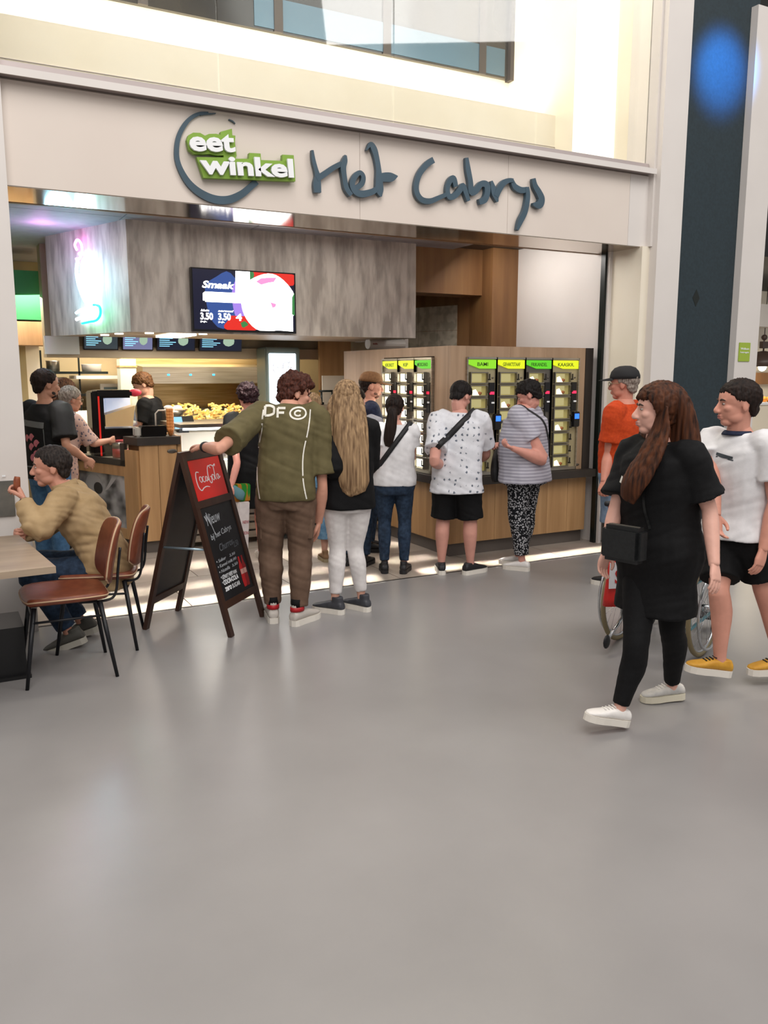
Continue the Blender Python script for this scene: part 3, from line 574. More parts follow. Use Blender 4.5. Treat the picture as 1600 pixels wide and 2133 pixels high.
for k in range(6):
    bm = bmn(); cyl(bm, (0, 0, 0), (0, 0, .012), .075, .085, 20); q = ob('steel_dish', bm, STEEL); q.location = (1.66, 8.60, .893+k*.02)
    tag(q, 'steel dish, %s from the bottom of the stack before the slush machine' % ORD[k], 'dish', 'stacked steel dishes')
bx = thing('napkin_box', 'black counter box with rounded clear end', 'box', (1.85, 8.2, 1.125))
ob('tray', box(bmn(), (1.74, 8.12, 1.125), (1.98, 8.28, 1.225)), MATS['gloss_black'], bx, True, bevel=.008); ob('clear_end', box(bmn(), (1.685, 8.13, 1.125), (1.738, 8.27, 1.215)), mat('cloudy_plastic', '#bdb7ad', .3), bx, True, bevel=.012)
CONE = mat('waffle_cone', '#b8692a', .6, col2='#d68b45', scale=(60, 60, 60))
for k in range(7):
    bm = bmn(); loft(bm, [ring((0, 0, -.05), XD, (0, 1, 0), .016, .016, 12), ring((0, 0, .0), XD, (0, 1, 0), .033, .033, 12), ring((0, 0, .03), XD, (0, 1, 0), .038, .038, 12), ring((0, 0, .02), XD, (0, 1, 0), .03, .03, 12)])
    q = ob('waffle_cone', bm, CONE); q.location = (2.02, 8.14, 1.177+k*.03); tag(q, 'orange waffle cone, %s from the bottom of the upright stack' % ORD[k], 'cone', 'stacked waffle cones')
cs = thing('cone_stand', 'clear acrylic stand holding the waffle cones', 'stand', (2.02, 8.14, 1.125))
bm = bmn(); tube(bm, [(1.90, 8.22, 1.125), (1.90, 8.22, 1.34), (1.93, 8.22, 1.37), (2.04, 8.22, 1.37), (2.07, 8.22, 1.34), (2.07, 8.22, 1.125)], .008); ob('rim', bm, mat('acrylic_rim', '#c9beb2', .2), cs, True); ob('sheet', box(bmn(), (1.90, 8.218, 1.125), (2.07, 8.222, 1.36)), GLASSC, cs, True)
pt = thing('payment_terminal', 'dark tablet till with blue screen behind the counter', 'till', (2.2, 8.6, 1.13))
T = M.Translation((2.15, 8.5, 1.16)) @ M.Rotation(R(-35), 4, 'X')
ob('tablet', box(bmn(), (0, 0, 0), (.22, .015, .16), 0, T), BEZ, pt, True); ob('screen', box(bmn(), (.01, -.002, .01), (.1, 0, .15), 0, T), emis('till_blue', '#7fc4f0', 1.3), pt, True); ob('foot', box(bmn(), (2.2, 8.5, 1.125), (2.3, 8.62, 1.17)), BEZ, pt, True)
# glass display counter
dc = thing('display_counter', 'long lit glass display counter with slatted steel base', 'display counter', (3.0, 8.4, 0))
ob('carcass', box(bmn(), (2.1, 8.12, .1), (3.95, 8.9, .5)), STEELD, dc, True)
for k in range(5): ob('slat', box(bmn(), (2.11, 8.07, .06+k*.085), (3.95, 8.11, .125+k*.085), 0, M.Translation((0, 0, 0))), STEEL, dc, True)
ob('deck', box(bmn(), (2.1, 8.07, .5), (3.95, 8.9, .56)), STEEL, dc, True); ob('back_board', box(bmn(), (2.1, 8.86, .56), (3.95, 8.9, 1.1)), mat('case_white', '#e8e4dc', .4), dc, True)
ob('glass_front', box(bmn(), (2.12, 8.06, .56), (3.95, 8.07, 1.2)), GLASSC, dc, True)
ob('shelf', box(bmn(), (2.13, 8.1, .88), (3.94, 8.8, .895)), GLASSC, dc, True)
ob('top', box(bmn(), (2.1, 8.06, 1.2), (3.95, 8.9, 1.235)), STEEL, dc, True)
ob('lamp_strip', box(bmn(), (2.14, 8.10, 1.175), (3.93, 8.14, 1.195)), LAMPC, dc, True); ob('lamp_strip', box(bmn(), (2.14, 8.11, .865), (3.93, 8.14, .878)), LAMPC, dc, True)
light('display_case_lamp', 'AREA', (3.0, 8.4, 1.18), (3.0, 8.4, .5), 16, (1, .97, .93), 1.7, .4)
FOOD = [mat('food_%d' % i, a_, .5, col2=b_, scale=(40, 40, 40)) for i, (a_, b_) in enumerate((('#c9a04c', '#e6d39a'), ('#8aa03c', '#b8c46a'), ('#d8cfc0', '#efe8dc'), ('#b0603a', '#d58a58')))]
k = 0
for zz in (.56, .895):
    for x in (2.2, 2.42, 2.64, 2.86, 3.08, 3.3, 3.52, 3.74):
        tr = thing('food_tray', '%s salad tray, %s from the left on the %s shelf' % (('golden', 'green', 'white', 'brown')[k % 4], ORD[k % 8], 'lower' if zz < .7 else 'upper'), 'tray', (x+.08, 8.32, zz), group='trays in the display counter')
        ob('dish', box(bmn(), (-.09, -.13, 0), (.09, .13, .05)), STEEL, tr, bevel=.006)
        bm = bmn()
        for _ in range(7): ell(bm, (random.uniform(-.06, .06), random.uniform(-.1, .1), .055), random.uniform(.025, .04), random.uniform(.025, .04), .025, sub=1)
        ob('filling', bm, FOOD[k % 4], tr); k += 1
tag(ob('paper_card', box(bmn(), (2.72, 8.15, .9), (2.86, 8.16, 1.06)), mat('card_print', '#dfe6ee', .5, col2='#9fb0c8', scale=(20, 20, 30))), 'small printed card standing in the glass counter', 'card')
be = thing('service_bell', 'small brass bun shaped bell on the glass counter', 'bell', (2.72, 8.3, 1.235))
bm = bmn(); loft(bm, [ring((0, 0, z), XD, (0, 1, 0), r, r, 18) for z, r in ((0, .075), (.02, .08), (.03, .06), (.045, .05), (.075, .035), (.085, .01), (.12, .006))]); ob('dome', bm, mat('brass_brown', '#a9662f', .35, metal=.3), be)
# ------------------------------------------------------------------ automat (snack wall)
AX, AY = 4.19, 6.5
au = thing('snack_automat', 'oak clad snack automat with lit hatches and dark shelf', 'automat', (5.0, 6.8, 0))
ob('core', box(bmn(), (AX+.05, AY+.06, .1), (5.86, 7.0, 1.95)), OAKD, au, True); ob('core', box(bmn(), (AX+.06, 6.9, .1), (4.7, 7.8, 1.95)), OAKD, au, True)
pw = [AX, 4.40, 4.72, 5.04, 5.36, 5.62, 5.86]
for a_, b_ in zip(pw, pw[1:]): ob('plank', box(bmn(), (a_+.0015, AY, .13), (b_-.0015, AY+.04, .69)), OAK, au, True)
for y0, y1 in ((6.54, 6.9), (6.9, 7.3), (7.3, 7.7), (7.7, 8.0)): ob('plank', box(bmn(), (AX, y0+.0015, .13), (AX+.04, y1-.0015, .69)), OAK, au, True)
ob('plinth', box(bmn(), (AX+.04, AY+.05, 0), (5.86, 6.9, .13)), PLINTH, au, True); ob('plinth', box(bmn(), (AX+.045, 6.9, 0), (4.6, 8.0, .13)), PLINTH, au, True)
ob('shelf', box(bmn(), (AX-.08, AY-.10, .69), (5.90, AY+.05, .765)), DARK, au, True); ob('shelf', box(bmn(), (AX-.08, AY+.05, .69), (AX+.06, 7.85, .765)), DARK, au, True)
for a_, b_ in ((AX, 4.36), (5.69, 5.79)): ob('cladding', box(bmn(), (a_, AY, .765), (b_, AY+.05, 1.975)), AUTOW, au, True)
for a_, b_ in ((4.36, 4.86), (4.86, 5.30), (5.30, 5.69)): ob('cladding', box(bmn(), (a_+.001, AY, 1.875), (b_-.001, AY+.05, 1.975)), AUTOW, au, True)
ob('end_post', box(bmn(), (5.79, AY-.01, .765), (5.885, AY+.2, 1.975)), DARK, au, True)
ob('cladding', box(bmn(), (AX, AY+.05, .765), (AX+.05, 6.78, 1.975)), AUTOW, au, True); ob('cladding', box(bmn(), (AX, 6.78, 1.885), (AX+.05, 7.78, 1.975)), AUTOW, au, True)
ob('cladding', box(bmn(), (AX, 7.78, 0.1), (AX+.05, 8.75, 1.975)), AUTOW, au, True)
ob('badge', (lambda b: (ell(b, (5.73, AY-.003, .81), .03, .003, .012), b)[1])(bmn()), STEELD, au, True)
HF = mat('hatch_frame', '#8b857a', .3, metal=.8); HW = emis('hatch_glow_white', '#fff6e2', 6); HY = mat('hatch_lining', '#a89a5c', .35, metal=.3, emit='#c9b56a', es=.28); HB = emis('hatch_glow_cream', '#d9c98a', .75)
CHAM = mat('champagne_steel', '#b5a987', .35, metal=.55); COINB = mat('coin_black', '#121013', .3)
def hatch_mesh(w, h, glow):
    """open fronted lit hatch: frame, lining, pane and black pull"""
    bm = bmn(); t = .010; d = .035
    for a_, b_ in (((0, -d, 0), (w, 0, t)), ((0, -d, h-t), (w, 0, h)), ((0, -d, t), (t, 0, h-t)), ((w-t, -d, t), (w, 0, h-t))): box(bm, a_, b_, 0)
    box(bm, (t, -.006, t), (w-t, -.002, h-t), 1)
    box(bm, (t, -d+.004, t), (w-t, -d+.006, h-t), 2)
    box(bm, (w*.12, -.0075, h*.16), (w*.70, -.006, h*.84), 4)
    box(bm, (w-.004, -d-.02, h*.30), (w+.012, -d, h*.42), 3); box(bm, (w-.004, -d-.02, h*.42), (w+.006, -d-.012, h*.85), 3)
    me = bpy.data.meshes.new('hatch'); bmesh.ops.recalc_face_normals(bm, faces=bm.faces[:]); bm.to_mesh(me); bm.free()
    for m in (HF, HY, GLASSC, COINB, HW if glow else HB): me.materials.append(m)
    return me
SG = {'y': emis('sign_yellow', '#d8e21a', 1.25), 'g': emis('sign_green', '#5fd024', 1.1), 'b': emis('sign_lime', '#8fdc28', 1.1)}
SGT = mat('sign_text_dark', '#2c4a10', .5); RED7 = emis('price_red', '#ff2448', 2.5)
def column(T, w, sign, word, glow, idx):
    z0, z1 = .77, 1.875
    cm = bmn(); box(cm, (0, -.012, z0), (w, .02, z1), 0, T); box(cm, (-.006, -.03, z0), (.006, 0, z1), 1, T); box(cm, (w-.006, -.03, z0), (w+.006, 0, z1), 1, T); box(cm, (0, -.03, z1-.018), (w, 0, z1), 1, T); box(cm, (0, -.03, z0), (w, 0, z0+.03), 1, T)
    col = ob('hatch_column', cm, [STEELD if idx == 2 and not glow else (STEEL if glow else CHAM), STEEL], au, True)
    L = lambda name, bm, m: ob(name, bm, m, col, True)
    bm = bmn(); prism(bm, [T @ V(p) for p in ((.012, -.016, z1-.025), (w-.012, -.016, z1-.025), (w-.012, -.016, z1-.105), (w*.42, -.016, z1-.105), (.012, -.016, z1-.065))], T.to_3x3() @ V((0, -.012, 0))); L('sign_plate', bm, SG[sign])
    bm = fit_text(word, (0, 0, 0), XD, ZD, min(w*.6, .03*len(word)), .034, .012, .001); bm.transform(T @ M.Translation((w*.5-min(w*.6, .03*len(word))/2, -.0295, z1-.082))); L('sign_text', bm, SGT)
    hw, hh = w*.60, .108
    hm = hatch_mesh(hw, hh, glow)
    for r in range(8):
        o = bpy.data.objects.new('hatch', hm); COL.objects.link(o); o.parent = col
        o.matrix_basis = wm(col).inverted() @ T @ M.Translation((w*.07, -.012, z1-.245-r*.118))
        if not glow and (r*5+idx*3) % 8 in (1, 4, 5, 6):
            bm = bmn(); Q = T @ M.Translation((w*.07+hw*.45, -.030, z1-.245-r*.118+.012))
            prism(bm, [Q @ V(p) for p in ((-.05, 0, 0), (.02, 0, 0), (-.02, 0, .055), (-.05, 0, .045))], T.to_3x3() @ V((0, .012, 0)), 0); ell(bm, (.025, .004, .018), .03, .008, .018, Q, 1, 1)
            tag(ob('wrapped_snack', bm, [mat('lit_snack_paper', '#f2ead8', .5, emit='#fff2d0', es=1.6), mat('snack_crust', '#b0642a', .5)]), 'wrapped fried snack in hatch %s of the %s column' % (('one', 'two', 'three', 'four', 'five', 'six', 'seven', 'eight')[r], word.lower()), 'snack', 'snacks in the automat')  # wrapping paper emits, standing in for hatch light falling on it
    bm = box(bmn(), (w*.74, -.030, z1-.52), (w*.93, -.012, z1-.235), 0, T); L('coin_panel', bm, COINB)
    L('price_display', box(bmn(), (w*.76, -.033, z1-.345), (w*.91, -.03, z1-.32), 0, T), RED7 if not glow else emis('price_red_dim', '#ff2448', 1.2))
    L('coin_slot', box(bmn(), (w*.82, -.036, z1-.43), (w*.92, -.03, z1-.415), 0, T), LETW)
    L('lock', (lambda b: (cyl(b, T @ V((w*.88, -.02, z1-.19)), T @ V((w*.88, -.012, z1-.19)), .008, n=8), b)[1])(bmn()), STEELD)
    return col
for i, (x0, x1, s, wd) in enumerate(((4.36, 4.69, 'b', 'BAMI'), (4.69, 5.025, 'y', 'GEHAKTSTAAF'), (5.025, 5.35, 'g', 'FRIKANDEL'), (5.35, 5.69, 'y', 'KAASKR.'))):
    column(M.Translation((x0, AY, 0)), x1-x0, s, wd, False, i)
for i, (y0, y1, s, wd) in enumerate(((7.77, 7.44, 'y', 'KROKET'), (7.44, 7.11, 'y', 'KIP'), (7.11, 6.79, 'g', 'MEXICANO'))):
    column(M.Translation((AX, y0, 0)) @ M.Rotation(R(-90), 4, 'Z'), y0-y1, s, wd, True, i)
for x, lab in ((4.64, 'card reader with blue screen beside the bami hatches'), (5.60, 'card reader with blue screen beside the last hatch column')):
    cr = thing('card_reader', lab, 'card reader', (x, AY-.05, 1.22), group='card readers on the automat')
    ob('casing', box(bmn(), (x, AY-.075, 1.20), (x+.085, AY-.031, 1.35)), COINB, cr, True, bevel=.008); ob('screen', box(bmn(), (x+.015, AY-.078, 1.28), (x+.07, AY-.074, 1.33)), emis('reader_blue', '#2f6fff', 2), cr, True)
light('automat_glow', 'AREA', (4.0, 7.3, 1.35), (3.0, 7.3, 1.2), 5, (1, .93, .8), .9, 1.0)
# neighbour shop pendant, wall plate on the post
pl = thing('pendant_lamp', 'brown bell pendant lamp in the neighbouring shop', 'lamp', (11.05, 8.5, 1.85))
bm = bmn(); loft(bm, [ring((11.05, 8.5, z), XD, (0, 1, 0), r, r, 20) for z, r in ((1.83, .26), (1.92, .25), (2.0, .18), (2.05, .08), (2.06, .03))]); ob('shade', bm, mat('shade_brown', '#4a3a33', .45), pl, True)
bm = bmn(); ell(bm, (11.05, 8.5, 1.82), .06); ob('bulb', bm, LAMPW, pl, True)
bm = bmn(); cyl(bm, (11.05, 8.5, 2.06), (11.05, 8.5, 2.3), .012); ell(bm, (11.05, 8.5, 2.26), .045); box(bm, (10.99, 8.47, 2.1), (11.11, 8.53, 2.2)); cyl(bm, (11.05, 8.5, 2.3), (11.05, 8.5, 3.0), .006); ob('suspension', bm, MATS['shade_brown'], pl, True)
light('pendant_glow', 'POINT', (11.05, 8.45, 1.7), (0, 0, 0), 14, (1, .85, .6), .1)
ts = thing('neighbour_counter', 'pale counter with pastries in the neighbouring shop', 'counter', (11.1, 8.7, 0)); ob('worktop', box(bmn(), (10.0, 8.4, 1.26), (12.5, 8.8, 1.3)), LETW, ts, True); ob('carcass', box(bmn(), (10.0, 8.42, 0), (12.5, 8.8, 1.26)), mat('cream_unit', '#eadfca', .5), ts, True)
for i in range(4):
    bm = bmn(); ell(bm, (10.9+i*.12, 8.5, 1.34), .06, .05, .045); tag(ob('pastry', bm, mat('pastry_orange', '#d98a2e', .5)), 'orange pastry, %s from the left on the neighbouring counter' % ORD[i], 'pastry', 'pastries on the neighbouring counter')
pp = thing('notice_plate', 'lime green notice plate on the white post', 'notice', tuple(atY(1550, 752, 5.97)))
a_ = atY(1538, 753, 5.972); b_ = atY(1564, 714, 5.972)
ob('plate', box(bmn(), (a_.x, 5.97, a_.z), (b_.x, 5.979, b_.z)), mat('plate_lime', '#9cb43c', .4), pp, True, bevel=.003)
for z, s in ((.62, 'Welkom'), (.42, 'huisregels')): ob('lettering', fit_text(s, (a_.x+.02, 5.9695, a_.z+(b_.z-a_.z)*z), XD, ZD, (b_.x-a_.x)*.75, .022, .01), LETW, pp, True)
# poster on the pillar
po = thing('pillar_poster', 'small grey steel poster frame on the white pillar', 'poster', tuple(atY(14, 1076, 5.88)))
a_ = atY(0, 1076, 5.89); b_ = atY(24, 1001, 5.89)
ob('plate', box(bmn(), (a_.x-.25, 5.885, a_.z), (b_.x+.01, 5.9, b_.z)), mat('poster_steel', '#6f706c', .35, metal=.6, col2='#8b8880', scale=(6, 6, 6)), po, True)
ob('mark', box(bmn(), (a_.x+.03, 5.883, a_.z+.26), (a_.x+.05, 5.885, a_.z+.27)), LETW, po, True)
# ------------------------------------------------------------------ people
def sstep(a, b, x): t = min(max((x-a)/(b-a), 0), 1); return t*t*(3-2*t)
TOR = [(.44, .072, .060), (.48, .094, .068), (.52, .100, .071), (.56, .095, .067), (.60, .083, .060), (.63, .079, .058), (.68, .086, .062), (.74, .099, .066), (.785, .101, .060), (.812, .080, .048), (.832, .046, .040), (.855, .033, .035), (.90, .031, .034)]
def tor(z):
    for a, b in zip(TOR, TOR[1:]):
        if a[0] <= z <= b[0]:
            t = (z-a[0])/(b[0]-a[0]); return a[1]+(b[1]-a[1])*t, a[2]+(b[2]-a[2])*t
    return TOR[0][1:] if z < TOR[0][0] else TOR[-1][1:]
class Person:
    def __init__(s, label, loc, rel, h, f=False, fat=1.0, arm=1.0, leg=1.0, lean=(0, 0), hy=0, hp=0, hr=0, skin='#c48f7a', J=None, belly=0, group=None, shw=1.0, sit=None):
        s.h = h; s.f = f; s.fat = fat; s.arm = arm; s.leg = leg; s.belly = belly; s.shw = shw*(.90 if f else 1.0)
        ang = math.atan2(loc[1], loc[0])+R(rel)
        s.root = thing('person', label, 'person', (loc[0], loc[1], 0), ang-math.pi/2, group)
        s.Mw = wm(s.root); s.Mi = s.Mw.inverted()
        s.skin = mat('skin_'+skin, skin, .5, spec=.35, col2='#%02x%02x%02x' % tuple(min(255, int(int(skin[i:i+2], 16)*1.05)) for i in (1, 3, 5)), scale=(14, 14, 14))
        s.lf, s.ls = R(lean[0]), R(lean[1]); s.zo = V((0, 0, -(sit or 0)))
        j = {}
        for sd, x in (('L', -1), ('R', 1)):
            j['sh'+sd] = s.bend(V((x*.107*s.shw, -.004, .806)))
            j['hp'+sd] = V((x*.052, 0, .515))*h+s.zo
            j['kn'+sd] = V((x*.056, .012, .285))*h
            j['an'+sd] = V((x*.056, -.015, .045))*h
        j['hd'] = s.bend(V((0, .018, .928)))
        for k, v in (J or {}).items(): j[k] = s.loc(v)
        for sd, x in (('L', -1), ('R', 1)):
            if 'el'+sd not in j: j['el'+sd] = j['sh'+sd]+V((x*.026*fat, -.012, -.178))*h
            if 'wr'+sd not in j: j['wr'+sd] = j['el'+sd]+V((x*.0, .04, -.142))*h
        s.J = j; s.hh = .145*h
        s.Hm = M.Translation(j['hd']) @ M.Rotation(R(hy), 4, 'Z') @ M.Rotation(R(-hp), 4, 'X') @ M.Rotation(R(hr), 4, 'Y') @ M.Scale(s.hh, 4)
        s.parts = {}
    def loc(s, v):
        """('w', x, y, z) world, ('o', x, y, z) fractions of height in the body frame"""
        if isinstance(v, V): return s.Mi @ v
        return V(v)*s.h
    def bend(s, p):
        w = sstep(.50, .70, p.z); q = p-V((0, 0, .53))
        q = M.Rotation(-s.lf*w, 3, 'X') @ M.Rotation(s.ls*w, 3, 'Y') @ q
        return (q+V((0, 0, .53)))*s.h+s.zo
    def torso(s, bm, z0, z1, ease=0, drape=0, dz=.035, hem=0, n=20, ymul=1.0):
        zs = []; z = z0
        while z < z1-1e-4: zs.append(z); z += dz
        zs.append(z1); rings = []
        cx, cy = tor(.745)
        for z in zs:
            rx, ry = tor(z)
            if s.f:
                if z < .57: rx *= 1.04
                if .58 < z < .7: rx *= .93
                if z > .7 and z < .815: rx *= .90
            else:
                if z > .7 and z < .815: rx *= 1.0
            if z < .745: rx = rx+(max(cx, rx)-rx)*drape; ry = ry+(max(cy, ry)-ry)*drape
            k = s.fat if z < .80 else 1+(s.fat-1)*.4
            yo = s.belly*math.exp(-((z-.62)/.09)**2)
            rx, ry = rx*k*s.h+ease, ry*k*s.h*ymul+ease+yo*s.h*.5
            if hem and z < z0+.06: rx += hem*(1-(z-z0)/.06); ry += hem*(1-(z-z0)/.06)
            c0 = s.bend(V((0, -.004+yo*.5+(.010 if z > .84 else 0), z)))
            w = sstep(.5, .7, z); rot = M.Rotation(-s.lf*w, 3, 'X') @ M.Rotation(s.ls*w, 3, 'Y')
            rings.append(ring(c0, rot @ V((1, 0, 0)), rot @ V((0, 1, 0)), rx, ry, n, 2.4 if z < .8 else 2.0))
        return loft(bm, rings)
    def armp(s, sd):
        return s.J['sh'+sd], s.J['el'+sd], s.J['wr'+sd]
    def hand(s, bm, sd, curl=.35, n=None, spreadv=.2):
        sh, el, wr = s.armp(sd); d = (wr-el).normalized(); k = s.h/1.75*(.92 if s.f else 1)
        x = -1 if sd == 'L' else 1
        n = V(n) if n is not None else V((-x, 0, 0))
        n = (n-d*n.dot(d)).normalized()              # palm faces n
        sdv = d.cross(n)*(-x)                        # thumb side
        if sdv.y < -.2 and abs(d.z) > .6: sdv = sdv
        W = lambda a, b, e: wr+d*(a*k)+sdv*(b*k)+n*(e*k)
        # palm
        rings = [ring(W(-.02, 0, 0), sdv, n, .026*k, .020*k, 10), ring(W(.02, .003, 0), sdv, n, .033*k, .017*k, 10, 2.6), ring(W(.06, 0, 0), sdv, n, .041*k, .016*k, 10, 2.8), ring(W(.09, 0, 0), sdv, n, .039*k, .013*k, 10, 2.8)]
        loft(bm, rings)
        for b, L_, r in ((.030, .072, .0088), (.010, .080, .0092), (-.011, .074, .0088), (-.030, .058, .0078)):
            p = W(.085, b, 0); dirv = (d+sdv*(b*spreadv*8)).normalized(); pts = [W(.06, b*.9, 0), p]; a = 0
            for seg, ang in ((.45, 55), (.32, 70), (.23, 45)):
                a += R(ang)*curl; pts.append(pts[-1]+(dirv*math.cos(a)+n*math.sin(a))*(L_*seg*k))
            limb(bm, pts, [r*k, r*k*1.05, r*k, r*k*.92, r*k*.72], 7, 2)
        t0 = W(.012, .024, .004); t1 = W(.042, .05, .012+.02*curl); t2 = W(.072, .054-.02*curl, .02+.03*curl); t3 = W(.092, .05-.035*curl, .022+.035*curl)
        limb(bm, [t0, t1, t2, t3], [.014*k, .0125*k, .0105*k, .008*k], 7, 2)
    def body(s, vox=.009, cov=(), hands=('L', 'R'), curl=(.35, .35), hn=(None, None), face=True, hv=.0042, brow='#3a2a22', lips='#a8605a', ears=True, legs=True):
        h = s.h; J = s.J; bm = bmn(); c_ = lambda k: .90 if k in cov else 1.0
        kt = c_('torso'); fo = s.fat
        s.fat *= kt; s.torso(bm, .45, .862); s.fat = fo
        for sd in 'LR':
            sh, el, wr = s.armp(sd); a = s.arm*(.9 if s.f else 1); u = c_('uarm'); w = c_('farm')
            ell(bm, sh+V((0, 0, -.005*h)), .036*h*u*(a**.5))
            limb(bm, [sh, sh+(el-sh)*.35, el-(el-sh)*.12, el, el+(wr-el)*.3, wr-(wr-el)*.15, wr+(wr-el)*.04], [.030*h*a*u, .029*h*a*u, .0235*h*a*u, .0225*h*a*u, .0245*h*a*w, .0175*h*w, .0155*h*w], 10, 2)
            if legs:
                hp, kn, an = J['hp'+sd], J['kn'+sd], J['an'+sd]; l = s.leg; t = c_('thigh'); cc = c_('calf')
                bk = V((0, -1, 0)); sdn = (an-kn).normalized(); bk = (bk-sdn*bk.dot(sdn)).normalized()*.010*h
                limb(bm, [hp+V((0, 0, .01*h)), hp+(kn-hp)*.3, kn-(kn-hp)*.12, kn, kn+(an-kn)*.28+bk, kn+(an-kn)*.55+bk*.6, an-(an-kn)*.1, an+V((0, 0, -.02*h))], [.054*h*l*t, .051*h*l*t, .036*h*l*t, .033*h*l*cc, .0345*h*l*cc, .0285*h*l*cc, .0205*h*cc, .021*h*cc], 12, 2)
        bm = remesh(bm, vox, 3)
        H = s.Hm; hb = bmn(); E = lambda cn, *r: ell(hb, cn, *r, Mx=H, sub=3)
        E((0, -.055, .12), .335, .42, .365); E((0, .10, -.10), .262, .265, .34)
        E((0, .205, -.385), .125 if s.f else .145, .12, .095)
        for x in (-1, 1):
            E((x*.135, .05, -.27), .105 if s.f else .12, .19, .14); E((x*.165, .22, -.09), .095, .10, .085); E((x*.045, .385, -.155), .042, .045, .035)
            if ears: ell(hb, (x*.325, -.03, -.045), .032, .078, .125, H @ M.Rotation(R(x*-12), 4, 'Z') @ M.Rotation(R(8), 4, 'X'), sub=2)
        E((0, .285, .085), .205, .075, .055)
        limb(hb, [H @ V(p) for p in ((0, .33, .05), (0, .385, -.04), (0, .435, -.13), (0, .40, -.165))], [.040*s.hh, .042*s.hh, .052*s.hh, .04*s.hh], 8, 3)
        E((0, .335, -.245), .095, .055, .032); E((0, .325, -.295), .085, .055, .035)
        limb(hb, [s.bend(V((0, .006, .835))), H @ V((0, -.10, -.32)), H @ V((0, -.09, -.05))], [.033*h*(1 if not s.f else .88)*(s.fat**.3), .030*h*(1 if not s.f else .86)*(s.fat**.3), .033*h], 12, 3)
        hb = remesh(hb, hv, 3); join(bm, hb)
        for i, sd in enumerate('LR'):
            if sd in hands:
                q = bmn(); s.hand(q, sd, curl[i], hn[i]); q = remesh(q, .0038, 2); join(bm, q)
        for f in bm.faces: f.smooth = True
        s.parts['body'] = ob('body', bm, s.skin, s.root, recalc=False)
        if face:
            for x in (-1, 1):
                q = bmn(); ell(q, (x*.128, .308, .012), .050, .032, .022, H, sub=2); e = ob('eye', q, mat('eye_white', '#b5a9a0', .3), s.root)
                q = bmn(); ell(q, (x*.128, .332, .011), .024, .010, .021, H, sub=2); ob('iris', q, mat('iris_dark', '#2c2018', .2), e)
                q = bmn(); limb(q, [H @ V(p) for p in ((x*.06, .355, .085), (x*.13, .352, .108), (x*.205, .30, .085))], [.016*s.hh, .020*s.hh, .010*s.hh], 6, 3); ob('eyebrow', q, mat('brow_'+brow, brow, .7), s.root)
            q = bmn(); ell(q, (0, .352, -.248), .082, .045, .022, H); ell(q, (0, .348, -.288), .075, .045, .024, H); ob('lips', q, mat('lips_'+lips, lips, .45), s.root)
        return s
    def folds(s, bm, amp, sc=1.0, seed=0):
        bm.normal_update()
        for v in bm.verts:
            p = v.co*sc; n1 = noise.noise(V((p.x*9+seed, p.y*9, p.z*5))); n2 = noise.noise(V((p.x*5+p.z*10, p.y*7+seed, p.z*16+p.x*6)))
            n3 = noise.noise(V((p.x*22, p.y*22, p.z*9+seed)))
            v.co += v.normal*(amp*(n1*.7+(abs(n2)*1.2-.35)+n3*.25))
    def cloth(s, name, bm, mt, vox=.009, amp=.004, seed=0, sm=3, sc=1.0):
        bm = remesh(bm, vox, sm); s.folds(bm, amp, sc, seed); bm.normal_update()
        for f in bm.faces: f.smooth = True
        s.parts[name] = ob(name, bm, mt, s.root, recalc=False); return s.parts[name]
    def shirt(s, mt, hem=.47, ease=.014, drape=.5, slv=.62, slvr=1.35, amp=.005, name='shirt', seed=1, neck=.838, vox=.009, flare=.0, ymul=1.0, slopen=.010):
        bm = bmn(); s.torso(bm, hem, neck, ease, drape, hem=flare, ymul=ymul)
        for sd in 'LR':
            sh, el, wr = s.armp(sd); a = s.arm*(.9 if s.f else 1); r = .031*s.h*a
            ell(bm, sh+V((0, 0, -.004*s.h)), .036*s.h*(a**.5)+ease*.9)
            inn = sh+(s.bend(V((0, 0, .79)))-sh)*.45
            if slv <= 1:
                e = sh+(el-sh)*slv; limb(bm, [inn, sh, sh+(el-sh)*slv*.6, e], [r+ease, r*slvr+ease*.5, r*slvr+ease*.5, r*slvr+ease*.4+slopen], 14, 3)
            else:
                e = el+(wr-el)*(slv-1)
                limb(bm, [inn, sh, sh+(el-sh)*.5, el, el+(e-el)*.5, e], [r+ease, r*1.2+ease, r*1.1+ease, r*.95+ease, r*.95+ease*.8, r*.78+ease*.7], 14, 3)
        return s.cloth(name, bm, mt, vox, amp, seed)
    def pants(s, mt, to=.96, ease=.006, knee=.0, amp=.003, top=.53, name='trousers', seed=2, hemr=None, vox=.009, thigh=0):
        """to: fraction hip->knee (0..1) -> ankle (1..2)"""
        h = s.h; bm = bmn(); s.torso(bm, .45, top, ease+.003, 0, dz=.03); l = s.leg; J = s.J
        for sd in 'LR':
            hp, kn, an = J['hp'+sd], J['kn'+sd], J['an'+sd]; bk = V((0, -1, 0)); sdn = (an-kn).normalized(); bk = (bk-sdn*bk.dot(sdn)).normalized()*.010*h
            P = [(hp+V((0, 0, .015*h)), .056*h*l), (hp+(kn-hp)*.3, .053*h*l+thigh), (hp+(kn-hp)*.65, .044*h*l+thigh), (kn, .0345*h*l+knee), (kn+(an-kn)*.28+bk, .036*h*l+knee*.8), (kn+(an-kn)*.6+bk*.5, .029*h*l+knee*.9), (an-(an-kn)*.04, .0225*h*l+knee)]
            T = [0, .3, .65, 1, 1.28, 1.6, 1.96]; pts = []; rr = []
            for (p, r), t in zip(P, T):
                if t <= to: pts.append(p); rr.append(r+ease)
                else:
                    p0, r0 = P[T.index(t)-1]; t0 = T[T.index(t)-1]; k = (to-t0)/(t-t0)
                    if k > .02: pts.append(p0+(p-p0)*k); rr.append((r0+(r-r0)*k)+ease)
                    break
